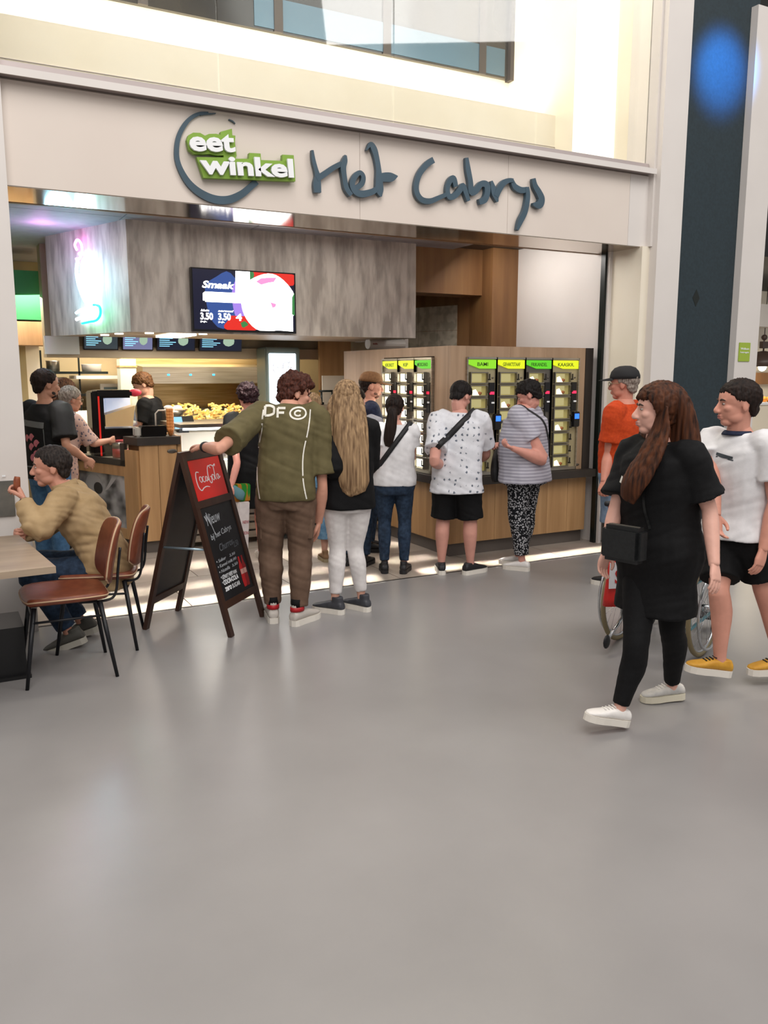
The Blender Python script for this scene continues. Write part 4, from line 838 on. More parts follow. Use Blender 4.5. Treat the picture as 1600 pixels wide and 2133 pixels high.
            if hemr is not None: rr[-1] += hemr
            limb(bm, pts, rr, 14, 3)
        return s.cloth(name, bm, mt, vox, amp, seed)
    def shoe(s, sd, up, sole, collar=.03, yaw=0, pitch=0, thick=.032, tongue=None, k=1.0, roll=0):
        a = s.J['an'+sd]; k = s.h/1.75*(.92 if s.f else 1)*k
        T = M.Translation(a-V((0, 0, .079*s.h/1.75))) @ M.Rotation(R(yaw), 4, 'Z') @ M.Translation((0, .12*k, 0)) @ M.Rotation(R(-pitch), 4, 'X') @ M.Translation((0, -.12*k, 0)) @ M.Rotation(R(roll), 4, 'Y')
        if pitch: T = M.Translation(a-(T @ V((0, -.0, .079*s.h/1.75)))) @ T
        S = [(-.078, .022, .065), (-.068, .033, .088), (-.03, .038, .098), (.02, .040, .098), (.06, .043, .090), (.10, .047, .075), (.145, .046, .063), (.178, .036, .054), (.193, .018, .044)]
        bm = bmn(); rings = []
        for y, w, t in S:
            r = []
            for i in range(12):
                g_ = 2*math.pi*i/12; cc, sn = math.cos(g_), math.sin(g_)
                r.append(T @ V((w*k*math.copysign(abs(cc)**.75, cc), y*k, (thick+(t-thick)*.5)*k+(t-thick)*.5*k*math.copysign(abs(sn)**.75, sn))))
            rings.append(r)
        loft(bm, rings)
        loft(bm, [ring(T @ V((0, y*k, z*k)), T.to_3x3() @ V((1, 0, 0)), T.to_3x3() @ V((0, 1, 0)), w*k, l*k, 12) for y, z, w, l in ((-.02, .05, .034, .055), (-.022, .085, .034, .050), (-.022, .085+collar, .036, .046))])
        bm = remesh(bm, .0055, 3); u = ob('shoe', bm, up, s.root, recalc=False)
        FP = [(-.082, 0), (-.074, .026), (-.05, .037), (.0, .037), (.05, .041), (.10, .049), (.15, .047), (.182, .034), (.198, .010), (.198, -.010), (.182, -.034), (.15, -.047), (.10, -.049), (.05, -.041), (.0, -.037), (-.05, -.037), (-.074, -.026)]
        bm = bmn(); q = [T @ V((x*k, y*k, 0)) for y, x in FP]; prism(bm, q, T.to_3x3() @ V((0, 0, (thick+.006)*k))); ob('sole', bm, sole, u)
        if tongue:
            bm = bmn()
            for i in range(4): box(bm, (-.022*k, (.035+i*.018)*k, (.099-i*.0075)*k), (.022*k, (.042+i*.018)*k, (.104-i*.0075)*k), 0, T)
            ob('laces', bm, tongue, u)
        return u, T, k
    def shoes(s, up, sole, yaw=(8, -8), **kw):
        s.shoe('L', up, sole, yaw=yaw[0], **kw); s.shoe('R', up, sole, yaw=yaw[1], **kw)
    def hair(s, mt, line=((-1, -.34), (-.25, -.32), (-.14, .0), (.02, .02), (.12, .10), (.22, .25), (1, .30)), vol=(.375, .45, .405), off=(0, -.085, .13), curl=.018, cs=13, extra=None, seed=0, vox=.006, name='hair'):
        H = s.Hm; bm = bmn(); ell(bm, off, *vol, Mx=H, sub=4); ell(bm, (0, -.15, -.10), vol[0]*.82, vol[1]*.72, .30, Mx=H, sub=3)
        if extra: extra(bm, H)
        bm = remesh(bm, vox, 1); Hi = H.inverted(); bm.normal_update()
        for v in bm.verts:
            p = Hi @ v.co
            zl = line[0][1]
            for a, b in zip(line, line[1:]):
                if a[0] <= p.y <= b[0]: zl = a[1]+(b[1]-a[1])*(p.y-a[0])/(b[0]-a[0])
            zl += .05*noise.noise(V((p.x*16, p.y*16, seed)))+.04*noise.noise(V((p.x*40, p.y*40, seed)))
            d = p.z-zl; n_ = noise.noise(V((p.x*cs+seed, p.y*cs, p.z*cs)))+.5*noise.noise(V((p.x*cs*2.3, p.y*cs*2.3+seed, p.z*cs*2.3)))
            g_ = noise.noise(V((math.atan2(p.x, p.y)*14, p.z*2.5, seed)))*.022
            q = p+(Hi.to_3x3() @ v.normal).normalized()*(curl*n_+g_)
            if d < .05:
                w = sstep(.05, -.03, d); ctr = V((0, -.03, .05)); q = q+(ctr-q)*(.24*w)
            v.co = H @ q
        for f in bm.faces: f.smooth = True
        s.parts[name] = ob(name, bm, mt, s.root, recalc=False); return s.parts[name]
    def lock(s, name, pts, rads, mt, asp=.5, up=None, amp=.006, vox=.006, local=False, more=None, seed=0):
        """long hair mass along points given in head units (or body metres)"""
        H = s.Hm; bm = bmn(); P = [V(p) if local else H @ V(p) for p in pts]; limb(bm, P, rads, 18, 4, asp, up)
        for (p2, r2, a2) in (more or []): limb(bm, [V(p) if local else H @ V(p) for p in p2], r2, 14, 4, a2, up)
        bm = remesh(bm, vox, 2); bm.normal_update()
        for v in bm.verts:
            p = v.co; v.co += v.normal*(amp*(noise.noise(V((p.x*48+seed, p.y*48, p.z*4)))+.6*noise.noise(V((p.x*90, p.y*90, p.z*3)))))
        for f in bm.faces: f.smooth = True
        return ob(name, bm, mt, s.root, recalc=False)
    def cap(s, mt, brim=None, yaw=0):
        H = s.Hm @ M.Rotation(R(yaw), 4, 'Z'); bm = bmn()
        rings = [ring(H @ V((0, -.06, z)), H.to_3x3() @ V((1, 0, 0)), H.to_3x3() @ V((0, 1, 0)), rx, ry, 24) for z, rx, ry in ((.15, .40, .47), (.25, .40, .465), (.38, .37, .42), (.49, .29, .32), (.545, .15, .17), (.555, .02, .02))]
        loft(bm, rings); o = ob('cap', bm, mt, s.root)
        bm = bmn(); A = []; B = []
        for i in range(13):
            t = R(-62+124*i/12); A.append(H @ V((.38*math.sin(t), -.06+.45*math.cos(t), .17))); e = math.cos(t*1.35)**.6 if abs(t*1.35) < 1.56 else 0
            B.append(H @ V((.36*math.sin(t), -.06+(.45+.36*e)*math.cos(t)*1.02+.02, .165-.06*e-.05*math.sin(t)**2)))
        up = H.to_3x3() @ V((0, 0, .025)); vs = [[bm.verts.new(p) for p in L_] for L_ in (A, B, [p+up for p in A], [p+up for p in B])]
        for i in range(12):
            for a, b in ((0, 1), (3, 2), (1, 3), (2, 0)): bm.faces.new((vs[a][i], vs[a][i+1], vs[b][i+1], vs[b][i]))
        ob('brim', bm, brim or mt, o, smooth=True); return o
    def bvh(s, name):
        bm = bmn(); bm.from_mesh(s.parts[name].data); t = BVHTree.FromBMesh(bm); bm.free(); return t
    def decal(s, name, strokes, mt, on, o, xd, yd, nd, lift=.002, th=.0015):
        """flat print: strokes (x,y,w) in metres in frame o,xd,yd, dropped on the garment along -nd"""
        t = s.bvh(on); bm = bmn()
        def drop(x, y):
            p = V(o)+V(xd)*x+V(yd)*y+V(nd)*.5; r = t.ray_cast(p, -V(nd))
            return (r[0]+r[1]*lift) if r[0] else None
        for st in strokes:
            q = crom(st, 4) if len(st) > 2 else st; prev = None
            for i, p in enumerate(q):
                a = q[max(i-1, 0)]; b = q[min(i+1, len(q)-1)]; tx, ty = b[0]-a[0], b[1]-a[1]; l = math.hypot(tx, ty) or 1
                nx, ny = -ty/l*p[2]/2, tx/l*p[2]/2; A = drop(p[0]+nx, p[1]+ny); B = drop(p[0]-nx, p[1]-ny)
                if A is None or B is None: prev = None; continue
                cur = (bm.verts.new(A), bm.verts.new(B))
                if prev: bm.faces.new((prev[0], cur[0], cur[1], prev[1]))
                prev = cur
        return ob(name, bm, mt, s.parts[on])
    def strap(s, on, a, b, w, c_=None, n=64, arc=(0, 360), lift=.006):
        """band round the garment in the plane through points a (shoulder), b (hip) and the body depth axis; body frame metres"""
        t = s.bvh(on); a, b = V(a), V(b); cn = (a+b)*.5; e1 = (a-b).normalized(); e2 = V((0, 1, 0)); e2 = (e2-e1*e2.dot(e1)).normalized(); nn = e1.cross(e2)
        pts = []
        for i in range(n+1):
            g_ = R(arc[0]+(arc[1]-arc[0])*i/n); d = e1*math.cos(g_)+e2*math.sin(g_); r = t.ray_cast(cn, d)
            if r[0] and r[3] < .6: pts.append(r[0]+d*lift)
        bm = bmn(); rings = []
        for p in pts:
            d = (p-cn).normalized(); rings.append([p-nn*w/2, p+nn*w/2, p+nn*w/2+d*.004, p-nn*w/2+d*.004])
        loft(bm, rings, cap=False); return bm, pts, nn
def fabric(name, col, col2=None, rough=.8, sc=60): return mat(name, col, rough, spec=.25, col2=col2 or col, scale=(sc, sc, sc), bump=.12, bscale=350)
def hairm(name, a, b, sc=(60, 60, 5)): return mat(name, a, .6, spec=.2, col2=b, scale=sc, lo=.3, hi=.7, detail=3, bump=.35)
HDK = hairm('hair_dark', '#120c0a', '#2a1c16'); HBR = hairm('hair_auburn', '#2c1712', '#5c3226', (90, 90, 60)); HBL = hairm('hair_blonde', '#5f4732', '#b0916d', (70, 70, 2.5)); HBK = hairm('hair_black', '#0c0909', '#1d1614', (80, 80, 30)); HLB = hairm('hair_brown_long', '#1e0f0a', '#5a321c', (60, 60, 4)); HGR = hairm('hair_grey', '#5d5048', '#a89c92', (80, 80, 30))
BLK = fabric('black_cloth', '#08080a', '#0c0c0e'); DNM = fabric('dark_denim', '#1b2839', '#2b3c52', sc=30); LDNM = fabric('light_denim', '#5d86a8', '#7aa3c2', sc=30); WHT = fabric('white_cotton', '#d9d8da', '#e4e3e5', sc=20)
SOLEW = mat('sole_white', '#dcd6cc', .5); SHW = mat('leather_white', '#dedad6', .4, col2='#e8e4e0', scale=(20, 20, 20)); SHB = mat('shoe_black', '#17161a', .55)
# ------------------------------------------------------------------ the cast
def px(u, v, Y): return atY(u, v, Y)
def pr(u, v, r): return atR(u, v, r)
# --- young man in olive tee leaning on the chalkboard
OLV = fabric('olive_jersey', '#5a5236', '#665d3f', sc=12); CRG = fabric('brown_cargo', '#5f4a3c', '#6b5546', sc=14)
p = Person('young man in olive tee and brown cargo trousers leaning on the chalkboard sign', (2.09, 5.30), -4, 1.80, lean=(9, 3), hy=-66, hp=12, hr=-8, skin='#c9937d', shw=1.0,
           J={'elL': px(458, 935, 5.02), 'wrL': px(424, 931, 5.28), 'elR': px(672, 1015, 5.22), 'wrR': px(664, 1088, 5.32), 'anL': (-.062, .015, .045), 'anR': (.045, -.03, .045), 'knL': (-.066, .02, .285), 'knR': (.05, .01, .285), 'hd': px(617, 822, 5.42)})
p.body(cov=('torso', 'uarm', 'thigh', 'calf'), curl=(.25, .3), hn=((0, 0, -1), None))
p.shirt(OLV, hem=.485, ease=.026, drape=.7, slv=.82, slvr=1.35, amp=.009, ymul=1.05, neck=.845, slopen=.016)
p.pants(CRG, to=1.9, ease=.012, knee=.010, amp=.009, thigh=.008, top=.545)
for x in (-1, 1): p.cloth('cargo_pocket', box(bmn(), (x*.085*1.8-.012, -.06, .60), (x*.085*1.8+.03*x, .07, .74)), CRG, .008, .003)
p.hair(HBR, vol=(.43, .50, .46), off=(0, -.03, .17), curl=.075, cs=6, line=((-1, -.36), (-.3, -.33), (-.16, .0), (.02, .04), (.12, .10), (.22, .22), (1, .24)), seed=3)
RDS = mat('shoe_red', '#a8141e', .5); GRS = mat('shoe_pale_grey', '#b9b2aa', .5)
for sd, yw in (('L', 10), ('R', -35)):
    u_, T_, k_ = p.shoe(sd, GRS, SOLEW, collar=.055, yaw=yw, k=1.06)
    bm = bmn(); loft(bm, [ring(T_ @ V((0, -.022*k_, z*k_)), T_.to_3x3() @ V((1, 0, 0)), T_.to_3x3() @ V((0, 1, 0)), .041*k_, .053*k_, 14) for z in (.092, .105, .12)]); ob('ankle_band', bm, RDS, u_)
    bm = bmn(); loft(bm, [ring(T_ @ V((0, -.022*k_, z*k_)), T_.to_3x3() @ V((1, 0, 0)), T_.to_3x3() @ V((0, 1, 0)), .037*k_, .045*k_, 14) for z in (.12, .17)]); ob('sock', bm, BLK, u_)
bk = (0, -1, 0); PRW = mat('print_white', '#e6e2d8', .6); hz = 1.80
def glyph(L_, x, y, w, h, t): return [[(x+a*w, y+b*h, t) for a, b in st] for st in L_]
GD = [[(0, 0), (0, .5), (0, 1)], [(0, 1), (.5, 1), (.95, .8), (1, .5), (.95, .2), (.5, 0), (0, 0)]]; GF = [[(0, 0), (0, .5), (0, 1)], [(0, 1), (.5, 1), (.9, 1)], [(0, .52), (.4, .52), (.75, .52)]]
GO = [[(.5+.62*math.cos(R(a)), .5+.5*math.sin(R(a))) for a in range(0, 361, 30)], [(.5+.26*math.cos(R(a)), .5+.22*math.sin(R(a))) for a in range(40, 321, 40)]]
zt = p.bend(V((0, 0, .80))).z; dx = p.bend(V((0, 0, .80))).x
p.decal('back_lettering', glyph(GD, dx-.155, zt+.012, .062, .062, .015)+glyph(GF, dx-.068, zt-.002, .058, .062, .015)+glyph(GO, dx+.025, zt-.012, .085, .075, .011), PRW, 'shirt', (0, 0, 0), (1, 0, 0), (0, 0, 1), bk)
for x0, x1, x2 in ((-.165, -.185, -.165), (.15, .125, .150)): p.decal('white_piping', [[(dx+x0, zt+.05, .008), (dx+x1+.01, zt-.08, .008), (x1, zt-.25, .008), (x1, zt-.42, .008), (x2, zt-.57, .008)]], PRW, 'shirt', (0, 0, 0), (1, 0, 0), (0, 0, 1), bk)
q = bmn(); d_ = (p.J['wrL']-p.J['elL']).normalized(); cyl(q, p.J['wrL']-d_*.045, p.J['wrL']-d_*.02, .036, n=16); ob('wrist_watch', q, SHB, p.root)
# --- blonde woman
p = Person('woman with very long blonde hair, black top and white jeans', (2.56, 5.30), 6, 1.67, f=True, hy=-10, hp=4, skin='#cf9d88', J={'elL': px(697, 975, 5.20), 'wrL': px(684, 988, 5.40), 'elR': px(772, 965, 5.30), 'wrR': px(765, 965, 5.52), 'anL': (-.06, .0, .045), 'anR': (.062, .03, .045), 'knL': (-.045, .02, .285), 'knR': (.035, .03, .285)})
p.body(cov=('torso', 'uarm', 'farm', 'thigh', 'calf'), curl=(.7, .5), hn=((1, 0, 0), None))
p.shirt(BLK, hem=.465, ease=.022, drape=.9, slv=1.85, amp=.005, seed=5, flare=.012)
p.pants(fabric('white_denim', '#d5d0cf', '#dedad8', sc=30), to=1.82, ease=.004, amp=.004, seed=6, top=.52)
def ex(bm, H): pass
p.hair(HBL, vol=(.39, .46, .42), line=((-1, -.6), (-.1, -.55), (.05, -.2), (.2, .2), (1, .28)), seed=4)
p.lock('long_hair', [(0, -.08, .38), (0, -.30, .22), (0, -.42, -.2), (.05, -.50, -.9), (.16, -.52, -1.7), (.26, -.50, -2.45), (.36, -.46, -2.75)], [.05, .085, .095, .105, .112, .105, .06], HBL, .42, (1, 0, 0), .005, more=[([(-.3, -.1, .1), (-.36, -.25, -.3), (-.30, -.45, -.9), (-.16, -.52, -1.5)], [.03, .05, .05, .03], .6), ([(.3, -.1, .1), (.36, -.28, -.3), (.42, -.45, -1.1), (.5, -.48, -2.2)], [.03, .05, .06, .04], .6)])
p.shoes(mat('shoe_charcoal', '#33343a', .5, col2='#3e4046', scale=(30, 30, 30)), SOLEW, yaw=(52, 40), collar=.045, k=1.12)
ctn = thing('white_carton', 'white printed carton held by the blonde woman', 'carton', tuple(px(686, 985, 5.33)))
ctn.rotation_euler = (0, R(-8), R(-10)); ob('carton', box(bmn(), (-.03, -.02, -.02), (.03, .02, .09)), mat('carton_white', '#e4e0dc', .5), ctn); ob('print', box(bmn(), (-.004, -.021, .01), (.008, -.02, .07)), mat('carton_print', '#b08a86', .5), ctn)
# --- girl in white tee with ponytail
p = Person('girl with dark ponytail, white tee and dark jeans facing the hatches', (3.47, 6.25), -4, 1.545, f=True, hy=-5, hp=6, skin='#cf9a8a', fat=1.12, arm=1.1, J={'elR': px(858, 955, 6.22), 'wrR': px(845, 960, 6.45), 'elL': px(780, 965, 6.2), 'wrL': px(800, 960, 6.45)})
p.body(cov=('torso', 'thigh', 'calf'), curl=(.5, .5))
p.shirt(WHT, hem=.50, ease=.016, drape=.7, slv=.55, amp=.006, seed=9)
p.pants(DNM, to=1.9, ease=.005, amp=.004, seed=10, top=.555)
p.hair(HDK, line=((-1, -.36), (-.25, -.33), (-.14, .0), (.02, .02), (.12, .1), (.25, .26), (1, .3)), vol=(.36, .44, .39), seed=8)
p.lock('ponytail', [(0, -.42, .0), (0, -.56, -.2), (-.05, -.58, -.7), (-.12, -.55, -1.2), (-.14, -.52, -1.5)], [.035, .045, .05, .048, .03], HDK, .7, (1, 0, 0))
p.shoes(SHB, SHB, collar=.035, k=1.1)
def xbag(p, label, on, a, b, w, m, arc=(0, 360), bag=None):
    t = thing('crossbody_bag', label, 'bag', tuple(p.root.location)); t.rotation_euler = p.root.rotation_euler
    bm, pts, nn = p.strap(on, a, b, w, arc=arc); ob('strap', bm, m, t)
    if bag is not None: bag(t)
    return t, pts, nn
NYL = mat('nylon_black', '#141416', .6, col2='#1c1c20', scale=(80, 80, 80))
h_ = 1.545; t, pts, nn = xbag(p, 'black crossbody strap bag worn by the ponytail girl', 'shirt', (.075*h_, 0, .83*h_), (-.13*h_, 0, .55*h_), .042, NYL)
def bagbox(t, cn, sx, sy, sz, m, rz=0): ob('pouch', box(bmn(), (cn[0]-sx, cn[1]-sy, cn[2]-sz), (cn[0]+sx, cn[1]+sy, cn[2]+sz)), m, t, bevel=.015)
bagbox(t, (-.19, .11, .84), .04, .09, .07, NYL)
ob('buckle', box(bmn(), (pts[6][0]-.0, pts[6][1], pts[6][2]), (pts[6][0]+.02, pts[6][1]+.01, pts[6][2]+.03)), STEEL, t)
# --- stout boy in anchor print tee
def anchor_mat():
    m = mat('anchor_print', '#cfd0d6', .8, col2='#d9dadf', scale=(20, 20, 20)); N = m.node_tree.nodes; L = m.node_tree.links; b = N['Principled BSDF']
    tc = N.new('ShaderNodeTexCoord'); mp = N.new('ShaderNodeMapping'); mp.inputs['Scale'].default_value = (22, .01, 19); L.new(tc.outputs['Object'], mp.inputs[0])
    v = N.new('ShaderNodeTexVoronoi'); v.inputs['Scale'].default_value = 1; v.inputs['Randomness'].default_value = .35; L.new(mp.outputs[0], v.inputs['Vector'])
    n = N.new('ShaderNodeTexNoise'); n.inputs['Scale'].default_value = 120; L.new(tc.outputs['Object'], n.inputs['Vector'])
    ad = N.new('ShaderNodeMath'); ad.operation = 'MULTIPLY_ADD'; ad.inputs[1].default_value = .5; L.new(n.outputs[0], ad.inputs[0]); L.new(v.outputs['Distance'], ad.inputs[2])
    lt = N.new('ShaderNodeMath'); lt.operation = 'LESS_THAN'; lt.inputs[1].default_value = .44; L.new(ad.outputs[0], lt.inputs[0])
    mx = N.new('ShaderNodeMix'); mx.data_type = 'RGBA'; L.new(lt.outputs[0], mx.inputs['Factor']); src = b.inputs['Base Color'].links[0].from_socket
    L.new(src, mx.inputs[6]); mx.inputs[7].default_value = c('#5d6573'); L.new(mx.outputs[2], b.inputs['Base Color']); return m
p = Person('stout boy in anchor print tee and black shorts at the hatches', (3.90, 5.93), -8, 1.66, hy=-26, hp=30, lean=(8, 1), skin='#c58f80', fat=1.22, arm=1.2, leg=1.1, shw=1.0, J={'elL': px(905, 962, 5.82), 'wrL': px(930, 975, 6.15), 'elR': px(1012, 945, 5.98), 'wrR': px(1000, 960, 6.25), 'anL': (-.075, .0, .045), 'anR': (.075, .02, .045), 'knL': (-.07, .01, .285), 'knR': (.072, .015, .285)})
p.body(cov=('torso', 'thigh'), curl=(.6, .6))
p.shirt(anchor_mat(), hem=.435, ease=.018, drape=.8, slv=.74, slvr=1.35, amp=.007, seed=12, neck=.842, flare=.032)
p.pants(BLK, to=.95, ease=.016, thigh=.016, amp=.006, seed=13, name='shorts', hemr=.03, top=.485)
p.hair(HBK, line=((-1, -.36), (-.3, -.33), (-.16, .02), (.02, .04), (.12, .1), (.22, .22), (1, .24)), vol=(.375, .455, .41), curl=.012, cs=12, seed=5)
p.shoes(SHB, SOLEW, yaw=(14, -38), collar=.02, k=1.05)
h_ = 1.66; t, pts, nn = xbag(p, 'broad black crossbody strap bag worn by the anchor tee boy', 'shirt', (.06*h_, -.02, .83*h_), (-.15*h_, -.02, .60*h_), .05, NYL)
bagbox(t, (-.12, .24, 1.0), .09, .04, .07, NYL)
# --- woman in striped tee
def band_mat(name, a, b, f, w=.5, wob=0, axis=2):
    m = mat(name, a, .8, spec=.2); N = m.node_tree.nodes; L = m.node_tree.links; bs = N['Principled BSDF']
    tc = N.new('ShaderNodeTexCoord'); sp = N.new('ShaderNodeSeparateXYZ'); L.new(tc.outputs['Object'], sp.inputs[0])
    mu = N.new('ShaderNodeMath'); mu.operation = 'MULTIPLY'; mu.inputs[1].default_value = f; L.new(sp.outputs[axis], mu.inputs[0])
    fr_ = N.new('ShaderNodeMath'); fr_.operation = 'FRACT'; L.new(mu.outputs[0], fr_.inputs[0])
    lt = N.new('ShaderNodeMath'); lt.operation = 'LESS_THAN'; lt.inputs[1].default_value = w; L.new(fr_.outputs[0], lt.inputs[0])
    mx = N.new('ShaderNodeMix'); mx.data_type = 'RGBA'; L.new(lt.outputs[0], mx.inputs['Factor']); mx.inputs[6].default_value = c(a); mx.inputs[7].default_value = c(b); L.new(mx.outputs[2], bs.inputs['Base Color']); return m
def spot_mat(name, a, b, sc, thr):
    m = mat(name, a, .8, spec=.2); N = m.node_tree.nodes; L = m.node_tree.links; bs = N['Principled BSDF']
    tc = N.new('ShaderNodeTexCoord'); v = N.new('ShaderNodeTexVoronoi'); v.inputs['Scale'].default_value = sc; L.new(tc.outputs['Object'], v.inputs['Vector'])
    lt = N.new('ShaderNodeMath'); lt.operation = 'LESS_THAN'; lt.inputs[1].default_value = thr; L.new(v.outputs['Distance'], lt.inputs[0])
    mx = N.new('ShaderNodeMix'); mx.data_type = 'RGBA'; L.new(lt.outputs[0], mx.inputs['Factor']); mx.inputs[6].default_value = c(a); mx.inputs[7].default_value = c(b); L.new(mx.outputs[2], bs.inputs['Base Color']); return m
p = Person('woman in grey striped tee and flowered trousers reaching for a hatch', (4.55, 5.83), 66, 1.70, f=True, hy=14, hp=26, lean=(2, 0), skin='#c98f80', fat=1.50, arm=1.55, leg=1.05, shw=1.10, belly=.03, J={'elL': px(1132, 958, 5.60), 'wrL': px(1068, 934, 5.62), 'elR': px(1075, 950, 6.05), 'wrR': px(1042, 930, 5.95), 'anL': (-.05, -.02, .045), 'anR': (.05, .05, .045), 'hd': px(1100, 823, 5.83)})
p.body(cov=('torso', 'thigh', 'calf'), curl=(.7, .7), hn=((0, 0, 1), None))
p.shirt(band_mat('grey_striped_tee', '#9a98a4', '#b9b8c2', 36, .42), hem=.465, ease=.014, drape=.85, slv=.55, slvr=1.12, amp=.006, seed=15, neck=.842, flare=.03)
p.pants(spot_mat('flower_trousers', '#15161a', '#a9a9ac', 62, .42), to=1.84, ease=.012, knee=.010, amp=.005, seed=16, thigh=.006, top=.51)
p.hair(HBK, line=((-1, -.36), (-.3, -.33), (-.16, .02), (.0, .0), (.1, .06), (.22, .16), (1, .20)), vol=(.385, .46, .42), curl=.03, cs=10, seed=7)
p.shoes(SHW, SOLEW, yaw=(6, 4), collar=.01, k=1.02)
t = thing('shoulder_bag', 'black soft shoulder bag hanging before the striped woman', 'bag', tuple(p.root.location)); t.rotation_euler = p.root.rotation_euler
bm, pts, nn = p.strap('shirt', (-.06*1.73, 0, .83*1.73), (.10*1.73, 0, .60*1.73), .016); ob('strap', bm, NYL, t)
bm = bmn(); limb(bm, [(.10, .27, 1.12), (.08, .29, .98), (.08, .28, .84), (.08, .27, .76)], [.05, .11, .15, .13], 14, 3, .45, (1, 0, 0)); bm = remesh(bm, .01, 3); ob('pouch', bm, NYL, t, recalc=False)
# --- man in the brown cap
p = Person('bearded man in brown cap and navy tee by the automat', (3.70, 7.18), -80, 1.73, hy=2, hp=6, skin='#c28b74', fat=1.05, J={'elR': px(797, 932, 7.08), 'wrR': px(822, 918, 7.14), 'elL': (-.15, .03, .64), 'wrL': (-.08, .16, .66)})
p.body(cov=('torso', 'uarm', 'thigh', 'calf'), curl=(.6, .6), brow='#4a3428')
NVY = fabric('navy_jersey', '#1e2438', '#262d44'); p.shirt(NVY, hem=.49, ease=.018, drape=.7, slv=.7, seed=20)
p.pants(DNM, to=1.92, ease=.010, knee=.01, seed=21); p.shoes(SHB, SHB, collar=.03)
p.hair(HDK, line=((-1, -.36), (-.3, -.33), (-.16, .05), (.02, .05), (.12, .1), (1, .4)), vol=(.355, .44, .38), seed=2)
p.cap(mat('cap_brown', '#6a4626', .8, col2='#7a5430', scale=(60, 60, 60)))
def beard(p, m):
    H = p.Hm; bm = bmn(); ell(bm, (0, .19, -.37), .16, .145, .10, H, sub=3)
    for x in (-1, 1): ell(bm, (x*.14, .07, -.27), .118, .17, .12, H, sub=3)
    bm = remesh(bm, .006, 2); ob('beard', bm, m, p.root, recalc=False)
beard(p, mat('beard_stubble', '#7d5443', .8, col2='#5a3c2e', scale=(200, 200, 200)))
# --- boy in grey tee (between blonde woman and ponytail girl)
p = Person('boy in grey tee half hidden behind the blonde woman', (3.30, 6.66), -15, 1.60, hy=-15, hp=8, skin='#b9826c', J={'elR': px(787, 965, 6.60), 'wrR': px(772, 975, 6.84)})
p.body(cov=('torso', 'thigh', 'calf')); p.shirt(fabric('grey_jersey', '#9a9ba2', '#a6a7ae'), hem=.48, drape=.6, slv=.72, slvr=1.5, ease=.02, seed=23); p.pants(DNM, to=1.92, ease=.010, seed=24); p.shoes(SHB, SHB)
p.hair(HDK, line=((-1, -.36), (-.3, -.33), (-.16, .05), (.02, .05), (.12, .12), (.22, .26), (1, .3)), vol=(.355, .44, .39), seed=6)
# --- girl with pink jacket
p = Person('girl in pink jacket with high blonde ponytail and light jeans', (3.03, 6.98), 4, 1.55, f=True, hy=-12, skin='#cf9f8c', fat=1.04)
PNK = fabric('pink_jersey', '#c4708e', '#d488a2'); p.body(cov=('torso', 'uarm', 'farm', 'thigh', 'calf'), face=False); p.shirt(PNK, hem=.52, ease=.024, drape=.6, slv=1.8, seed=25, amp=.007)
p.pants(LDNM, to=1.62, ease=.012, knee=.012, hemr=.006, seed=26); BGE = mat('suede_beige', '#8a6a4c', .8, col2='#9a7858', scale=(40, 40, 40)); p.shoes(BGE, mat('sole_beige', '#a89878', .6), yaw=(20, 10), collar=.05)
p.hair(HBL, line=((-1, -.36), (-.25, -.33), (-.14, .0), (.05, .02), (.2, .2), (1, .3)), vol=(.36, .44, .39), seed=9)
p.lock('ponytail', [(-.1, -.40, .28), (-.14, -.60, .22), (-.16, -.66, -.3), (-.14, -.62, -.9), (-.12, -.58, -1.2)], [.03, .04, .05, .045, .025], HBL, .7, (1, 0, 0))
q = bmn(); cyl(q, p.Hm @ V((-.09, -.42, .24)), p.Hm @ V((-.12, -.52, .25)), .03, n=12); ob('hair_tie', q, NVY, p.root)
# --- curly haired woman in black
p = Person('curly dark haired woman in black dress holding a white bag', (2.55, 7.38), 6, 1.63, f=True, hy=12, hp=4, skin='#cf8f80', fat=1.1, J={'elL': px(494, 965, 7.2), 'wrL': px(482, 1012, 7.15)})
p.body(cov=('torso', 'thigh'), face=False, curl=(.6, .4)); p.shirt(BLK, hem=.30, ease=.02, drape=1.0, slv=.6, seed=27, name='dress'); p.shoes(SHW, SOLEW, yaw=(35, 5), collar=.01)
p.hair(hairm('hair_curly', '#150d10', '#3b2128', (90, 90, 90)), line=((-1, -.3), (-.3, -.28), (-.1, -.1), (.05, .0), (.2, .2), (1, .25)), vol=(.42, .48, .45), curl=.075, cs=8, seed=11)
bgp = px(500, 1140, 7.15); bag = thing('shopping_bag', 'white paper shopping bag with green top in the curly woman\'s hand', 'shopping bag', (bgp.x, bgp.y, bgp.z))
bag.rotation_euler = (0, R(4), R(20)); box_ = lambda *a: box(bmn(), *a)
ob('paper_body', box_((-.06, -.04, -.02), (.07, .05, .42)), mat('bag_paper', '#cfc6c4', .6, col2='#dad2cf', scale=(20, 20, 20)), bag, bevel=.008); ob('green_top', box_((-.075, -.03, .42), (.085, .045, .58)), mat('bag_green', '#1f7d23', .5, col2='#b0701e', scale=(16, 3, 3), lo=.48, hi=.52), bag, bevel=.01)
for z, s_ in ((.22, 'NEW'), (.12, 'TION')): ob('lettering', fit_text(s_, (-.01, -.041, z), XD, ZD, .07, .03, .01), mat('bag_print', '#b06a6c', .6), bag)
tag(ob('teal_pouch', (lambda b: (limb(b, [px(484, 1015, 7.12), px(500, 1030, 7.1), px(508, 1034, 7.1)], [.03, .05, .035], 12, 3, .4), b)[1])(bmn()), mat('teal_cloth', '#4f7880', .7)), 'folded teal pouch in the curly woman\'s hand', 'pouch')
